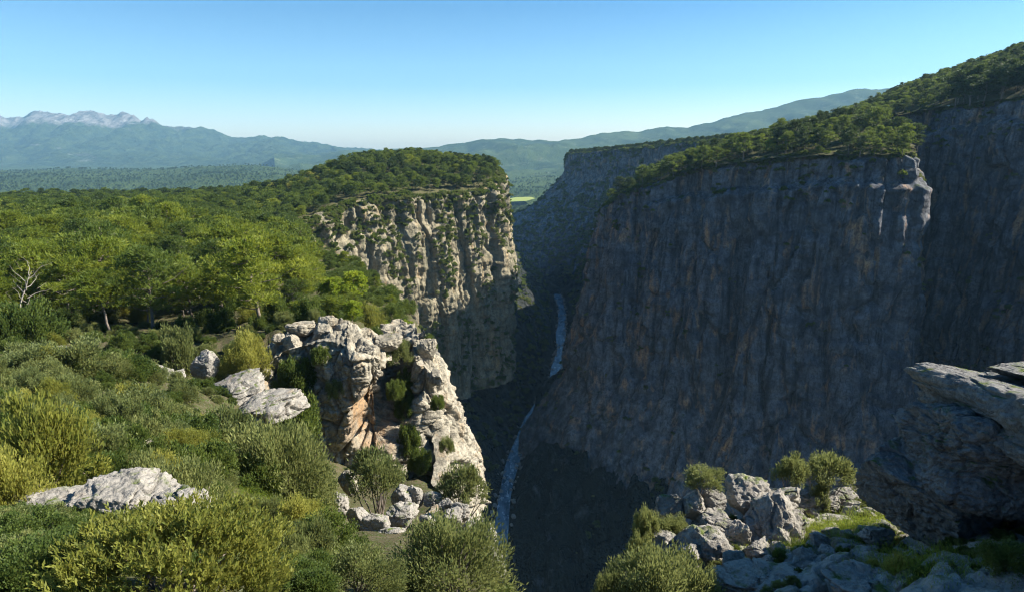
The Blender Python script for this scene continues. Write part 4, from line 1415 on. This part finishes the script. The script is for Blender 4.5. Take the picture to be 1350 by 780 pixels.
# dark trees of the promontory and the right plateau use their own crowns
rx, ry = jitter(55, 430, 285, 640, 7.2)
dr = sdist(rx, ry, TL)
rz_ = RIGHT(rx, ry)
ok = (dr < -.6) & in_view(rx, ry, rz_ + 8, 30)
rx, ry, rz_ = rx[ok], ry[ok], rz_[ok]
ur, vr, depr = pix(rx, ry, rz_)
od = np.argsort(depr)
rx, ry, rz_, ur = rx[od], ry[od], rz_[od], ur[od]
tree_src = []
NT = 260
lime = 0
for i in range(min(NT, len(rx))):
    wall = ur[i] > 1190
    if wall:
        lab, gr = 'dark wind-shaped tree on the high slope at the upper right', 'trees of the upper right slope'
    elif ur[i] > 1080:
        lab, gr = 'dark green tree at the right end of the wall top', 'trees at the right end of the wall top'
    elif ur[i] > 930:
        lab, gr = 'dark green tree in the middle of the wall top', 'trees in the middle of the wall top'
    else:
        lab, gr = 'dark green tree at the low left end of the wall top', 'trees at the left end of the wall top'
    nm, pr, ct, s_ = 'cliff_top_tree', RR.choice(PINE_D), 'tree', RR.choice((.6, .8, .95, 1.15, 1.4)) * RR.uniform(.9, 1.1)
    sz = 'small' if s_ < .8 else ('large' if s_ > 1.1 else 'middling')
    row = 'on the brink' if sdist(rx[i:i + 1], ry[i:i + 1], TL)[0] > -13 else ('near the brink' if sdist(rx[i:i + 1], ry[i:i + 1], TL)[0] > -45 else 'well back')
    lab, gr = lab.replace('dark', sz + ' dark', 1) + ', ' + row, sz + ' ' + gr + ', ' + row
    if wall or RR.random() < .25:
        pr = RR.choice(PINE_B)
        s_ *= 1.4 if wall else 1
    if 980 < ur[i] < 1100 and ry[i] < 400 and lime < 7 and RR.random() < .3:
        lime += 1
        nm, pr, lab, gr = 'broadleaf_tree', RR.choice(LIME_T), 'bright yellow-green tree among the dark trees of the wall top', 'lime trees of the wall top'
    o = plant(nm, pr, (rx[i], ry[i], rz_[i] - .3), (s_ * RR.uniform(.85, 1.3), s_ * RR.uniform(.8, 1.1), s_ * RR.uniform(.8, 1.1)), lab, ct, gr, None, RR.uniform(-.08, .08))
    tree_src.append(o)
print('right trees', len(rx))
srcD = [child(o, 'crown') for o in tree_src if o.name.startswith('cliff')][:6]
dark = m1 & (rng.random(len(fx_)) < np.where(fy_ > 330, .75, .25))
mass('pine_forest', np.c_[fx_, fy_, fz_][m1 & ~dark], rng.uniform(.75, 1.1, (m1 & ~dark).sum()), srcM, 'dense pine canopy covering the back of the left plateau')
mass('dark_pine_forest', np.r_[np.c_[fx_, fy_, fz_][dark], np.c_[rx, ry, rz_][NT:]], rng.uniform(.65, 1.05, dark.sum() + max(0, len(rx) - NT)), srcD, 'darker pines on the promontory and far along the right wall')

# yellowish trees on the ridge line of the left plateau
for i in np.nonzero(yel)[0][:40]:
    plant('broadleaf_tree', RR.choice(YELL_T), (fx_[i], fy_[i], fz_[i]), RR.uniform(.7, 1.0), 'yellowish tree on the ridge line left of the promontory', 'tree', 'yellowish trees on the left ridge')

# far forest: promontory neighbours, distant wall top, plain
lo = plant('distant_tree', PINE_F[0], (140, 1010, float(MIDT(np.array([140.]), np.array([1010.]))[0])), 1.0, 'dark tree on the rim of the distant blue wall', 'tree')
lo2 = plant('distant_tree', PINE_F[1], (200, 930, float(MIDT(np.array([200.]), np.array([930.]))[0])), 1.0, 'dark tree on the top of the distant blue wall, nearer than its corner', 'tree')
srcF = [child(lo, 'crown'), child(lo2, 'crown')]
ax_, ay_ = jitter(95, 410, 700, 1250, 8.5)
kk = sdist(ax_, ay_, ML) < -2
far1 = np.c_[ax_[kk], ay_[kk], MIDT(ax_[kk], ay_[kk])]
n = 16000
Yp = 1 / rng.uniform(1 / 5200., 1 / 1130., n)
Xp = rng.uniform(-.92, .55, n) * Yp
zp = plain_z(Xp, Yp)
up, vp, _ = pix(Xp, Yp, zp)
kp = ~((up > 664) & (up < 710) & (vp > 259) & (vp < 274)) & (fbm(Xp / 160, Yp / 160, 0, 2, 77) > -.55) & ((up < 480) | (up > 640)) & (up < 900) & (up > -20)
far2 = np.c_[Xp, Yp, zp][kp]
sc2 = rng.uniform(.8, 1.3, len(far2))
mass('distant_forest', np.r_[far1, far2], np.r_[rng.uniform(.6, 1.0, len(far1)), sc2], srcF, 'distant dark forest on the plain and on the far wall top')

# low trees and bushes on the brow that falls toward the gorge
bx, by = jitter(-95, 0, 78, 285, 4.4)
bz = left_z(bx, by)
bu, bv, bd = pix(bx, by, bz)
kb = (sdist(bx, by, LRIM) < -.5) & (bu > 385) & ((by > 92) | (sdist(bx, by, SLINE) < -9)) & (bu < 700)
bx, by, bz, bd = bx[kb], by[kb], bz[kb], bd[kb]
od = np.argsort(bd)
for n_, i in enumerate(od[:130]):
    if n_ % 3 == 0:
        plant('brow_tree', RR.choice(PINE_M), (bx[i], by[i], bz[i] - .3), RR.uniform(.32, .55), 'young pine on the brow between the small cliff and the promontory', 'tree', 'young pines on the brow')
    elif n_ % 11 == 1:
        plant('broadleaf_tree', RR.choice(LIME_T), (bx[i], by[i], bz[i] - .3), RR.uniform(.4, .6), 'small lime green tree on the brow between the small cliff and the promontory', 'tree', 'small lime trees on the brow')
    else:
        r_ = RR.uniform(1.6, 2.8)
        plant('shrub', RR.choice(B_GRM), (bx[i], by[i], bz[i] - .1), r_, 'dark green bush on the brow between the small cliff and the promontory', 'shrub', 'bushes on the brow', None, 0, ('stem', 'foliage'))

# ------------------------------------------------------------------ shrubs on the walls, in the gorge, undergrowth
cs = [plant('shrub', B_CLF[i], P(u, v, Y), 2.0, lab, 'shrub', None, None, 0, ('stem', 'foliage')) for i, (u, v, Y, lab) in enumerate([
    (668, 440, 402, 'lit shrub on the last ledge of the promontory cliff above the shadow'), (590, 300, 378, 'shrub on a ledge in the dark groove of the promontory cliff'), (1190, 230, 300, 'shrub on the sunlit right edge of the canyon wall')])]
srcC = [child(o, 'foliage') for o in cs]


def on_wall(geo, n, keep, seed):
    X, Yc, Z, n0 = geo
    r = np.random.default_rng(seed)
    i = r.integers(8, X.shape[0] - 2, n)
    k_ = r.integers(2, X.shape[1] - 2, n)
    x, y, z = X[i, k_], Yc[i, k_], Z[i, k_]
    m = keep(x, y, z, (i - 7) / (X.shape[0] - 7.))
    return np.c_[x + n0[k_, 0] * .2, y + n0[k_, 1] * .2, z][m]


pw = on_wall(prom, 8500, lambda x, y, z, f: (fbm(x / 16, y / 16, z / 30, 3, 81) + .9 * np.exp(-f * 14) + .25 * sstep(-30, -75, x) > .10) & (y < 450), 1)
tw = on_wall(tower, 12000, lambda x, y, z, f: (fbm(x / 26, y / 26, z / 12, 3, 83) + 1.1 * np.exp(-f * 26) + .2 * sstep(110, 70, x) > .55) & (y < 470), 2)
sw = on_wall(mid, 6500, lambda x, y, z, f: fbm(x / 40, y / 40, z / 20, 3, 84) + .5 * np.exp(-f * 10) + 1.1 * sstep(.25, .5, f) > .30, 3)
def on_rim(geo, n, seed):
    X, Yc, Z, n0 = geo
    r = np.random.default_rng(seed)
    i, k_ = r.integers(0, 11, n), r.integers(2, X.shape[1] - 2, n)
    return np.c_[X[i, k_], Yc[i, k_], Z[i, k_] - .3]


rw = np.r_[on_rim(prom, 700, 5), on_rim(tower, 1500, 6), on_rim(mid, 500, 7)]
mass('rim_shrubs', rw, rng.uniform(.8, 2.4, len(rw)), srcC, 'low shrubs and young trees along the cliff rims')
mass('cliff_shrubs', np.r_[pw, tw, sw], np.r_[rng.uniform(.7, 2.1, len(pw)), rng.uniform(.7, 1.9, len(tw)), rng.uniform(1.5, 4.0, len(sw))], srcC, 'green shrubs clinging to ledges and grooves of the canyon walls')
gx_, gy_ = jitter(-90, 110, 205, 900, 4.6)
dg = np.abs(sdist(gx_, gy_, RIVER))
kg = (dg > np.where(gy_ > 480, 13, 8)) & (fbm(gx_ / 22, gy_ / 22, 0, 3, 85) > np.where((sdist(gx_, gy_, RIVER) > 0) & (gy_ < 470), .55, -.1))
mass('gorge_bushes', np.c_[gx_, gy_, gorge_z(gx_, gy_)][kg], rng.choice((.8, 1.3, 2.0, 3.0), kg.sum()) * rng.uniform(.8, 1.3, kg.sum()), srcC, 'dark bushes on the shaded scree above the river')

# loose bushes that fill the left slope
nfill = 0
pl2 = []
for _ in range(1600):
    if nfill >= 165:
        break
    u, Y = RR.uniform(-30, 420), 1 / RR.uniform(1 / 76., 1 / 19.)
    x, _, z = at_ground(u, Y, left_z)
    _, vv, dep = pix(x, Y, z)
    if any((x - a) ** 2 + (Y - b) ** 2 < (.9 + .013 * Y) ** 2 for a, b in pl2) or (300 < u < 395 and 620 < vv < 720) or (180 < u < 285 and 480 < vv < 560 and RR.random() < .8) or (270 < u < 395 and 490 < vv < 590):
        continue
    if (0 < u < 300 and 640 < vv < 760) or (u > 395 - max(0, vv - 560) * 0 and 430 < vv < 640 and u > 385):
        continue
    pl2.append((x, Y))
    wpx = RR.uniform(1.7, 3.0) * FPX / dep
    kind = RR.choice(['olm', 'olm', 'grm', 'ylm', 'olm', 'grm'])
    sz_ = 'broad' if wpx * dep / FPX > 2.4 else 'small'
    wh = 'toward the left edge' if u < 120 else ('toward the small cliff' if u > 265 else 'midway to the small cliff')
    third = 'far' if Y > 48 else ('middle' if Y > 30 else 'near')
    tone = dict(olm='grey-green', grm='dark green', ylm='yellowish')[kind]
    shrub(u, vv - wpx * RR.uniform(.5, .75), wpx, Y, kind, '%s %s thicket bush on the %s left slope, %s' % (sz_, tone, third, wh), '%s %s bushes, %s left slope, %s' % (sz_, tone, third, wh))
    nfill += 1
print('fill', nfill)


# understorey along the foot of the front pines
for i in range(46):
    u, Y = RR.uniform(-30, 430), RR.uniform(70, 100)
    if (160 < u < 235 and Y < 80):
        continue
    x, _, z = at_ground(u, Y, left_z)
    _, vv, dep = pix(x, Y, z)
    kind = RR.choice(['grm', 'ylm', 'grm', 'grm', 'olm'])
    wpx = RR.uniform(2.6, 4.6) * FPX / dep
    wh = 'left of the thick trunk' if u < 160 else ('right of the thick trunk' if u < 300 else 'near the small cliff')
    tone = dict(olm='grey-green', grm='dark green', ylm='yellowish')[kind]
    shrub(u, vv - wpx * RR.uniform(.6, .95), wpx, Y, kind, tone + ' undergrowth bush at the foot of the front pines, ' + wh, tone + ' bushes under the front pines, ' + wh)
srcU = [child(o, 'foliage') for o in SC.objects if o.type == 'EMPTY' and o.name.startswith('shrub') and o.get('group') == LS][15:19]
ux, Yu = rng.uniform(-80, 420, 2600), 1 / rng.uniform(1 / 80., 1 / 11., 2600)
ux = (ux - 675) / FPX * (Yu * CP - left_z((ux - 675) / FPX * Yu * 1.1, Yu) * SP)
uz = left_z(ux, Yu)
ku = (sdist(ux, Yu, LRIM) < -1.5) & (fbm(ux / 6, Yu / 6, 0, 2, 9) > -.25)
uu_, vv_, _ = pix(ux, Yu, uz)
ku &= ~((uu_ > 300) & (uu_ < 400) & (vv_ > 625) & (vv_ < 715)) & ~((uu_ > 385) & (vv_ > 430) & (vv_ < 640))
mass('undergrowth', np.c_[ux, Yu, uz][ku], rng.uniform(.25, .55, ku.sum()) * (1 + Yu[ku] / 90), srcU, 'low scrub and herbs covering the left slope between the bushes')


hx, hy = rng.uniform(3, 16, 900), rng.uniform(12, 24, 900)
hz_ = right_z(hx, hy)
kh = (sdist(hx, hy, RRIM) > .3) & (fbm(hx / 1.6, hy / 1.6, 0, 3, 44) > .1)
mass('spur_herbs', np.c_[hx, hy, hz_ - .03][kh], rng.uniform(.08, .24, kh.sum()), srcU, 'small leafy herbs in the cracks of the spur rocks')
rv = []
for i in range(0, 160):
    for q in range(3):
        t_ = rng.choice((-1, 1)) * wd[i] * rng.uniform(.75, 1.5)
        rv.append((rp[i, 0] + tn[i, 1] * t_ + rng.normal(), rp[i, 1] - tn[i, 0] * t_ + rng.normal() * 3, RIVZ + .5 + float(fall(rp[i, 1]))))
mass('river_boulders', np.array(rv), rng.uniform(.4, 1.5, len(rv)), [o for o in SC.objects if o.name.startswith('stone')][:3], 'grey boulders along both banks of the river')


# grass and low herbs
def tuft(n, L, W):
    a = rng.normal(0, .35, (n, 2))
    dd = nrm(np.c_[a * .9 + rng.normal(0, .35, (n, 2)), np.ones(n)])
    return leaves(np.c_[a, np.zeros(n)], dd, L * rng.uniform(.5, 1.2, n), W, np.clip(rng.normal(.5, .2, n), 0, 1))


def grass_at(name, spots, zf, label):
    pts = []
    for (u, v, Y, ru, n) in spots:
        x0, _, z0 = P(u, v, Y)
        dep = pix(x0, Y, z0)[2]
        r = ru * dep / FPX
        q = rng.normal(0, .5, (n, 2)) * r
        pts.append(np.c_[x0 + q[:, 0], Y + q[:, 1]])
    q = np.concatenate(pts)
    z = zf(q[:, 0], q[:, 1])
    V, F, T, o = [], [], [], 0
    for (x, y), zz in zip(q, z):
        v, f, t = tuft(12, .16, .014)
        V.append(v * .8 + np.array([x, y, zz - .02]))
        F.append(f + o)
        T.append(np.clip(t + rng.normal(0, .2), 0, 1))
        o += len(v)
    return add(name, mk_mesh(name, np.concatenate(V), np.concatenate(F), M_GRASS, False, np.concatenate(T)), None, None, kind='stuff', label=label)


grass_at('grass', [(1105, 705, 17.8, 55, 1500), (1060, 720, 17.0, 30, 400), (1140, 690, 18.5, 36, 500), (1020, 668, 20, 26, 200), (1080, 660, 21.5, 26, 260), (1180, 735, 14, 40, 500), (1240, 760, 12.5, 60, 500), (980, 700, 18.6, 18, 120)], right_z,
         'bright green grass between the rocks of the spur')
grass_at('meadow_grass', [(350, 665, 28.5, 45, 1800), (375, 690, 26, 30, 500), (330, 650, 31, 30, 500), (210, 448, 73, 60, 900), (130, 470, 60, 50, 500)], left_z, 'short green grass in the hollow of the left slope')

# ------------------------------------------------------------------ air
hz = bpy.data.materials.new('air')
hz.use_nodes = True
hn = hz.node_tree.nodes
for x in list(hn):
    hn.remove(x)
ho = hn.new('ShaderNodeOutputMaterial')
hv = hn.new('ShaderNodeVolumePrincipled')
hv.inputs['Color'].default_value = (.36, .69, 1.0, 1)
hv.inputs['Density'].default_value = 5.6e-5
hv.inputs['Anisotropy'].default_value = 0.0
hz.node_tree.links.new(hv.outputs[0], ho.inputs['Volume'])
x0, x1, y0, y1, z0, z1 = -13500, 13500, -600, 12500, -420, 1500
V = [(x, y, z) for x in (x0, x1) for y in (y0, y1) for z in (z0, z1)]
add('haze', mk_mesh('haze', V, [(0, 1, 3, 2), (4, 6, 7, 5), (0, 4, 5, 1), (2, 3, 7, 6), (0, 2, 6, 4), (1, 5, 7, 3)], hz, False), None, None, kind='stuff', label='thin blue haze over the far plain and mountains')
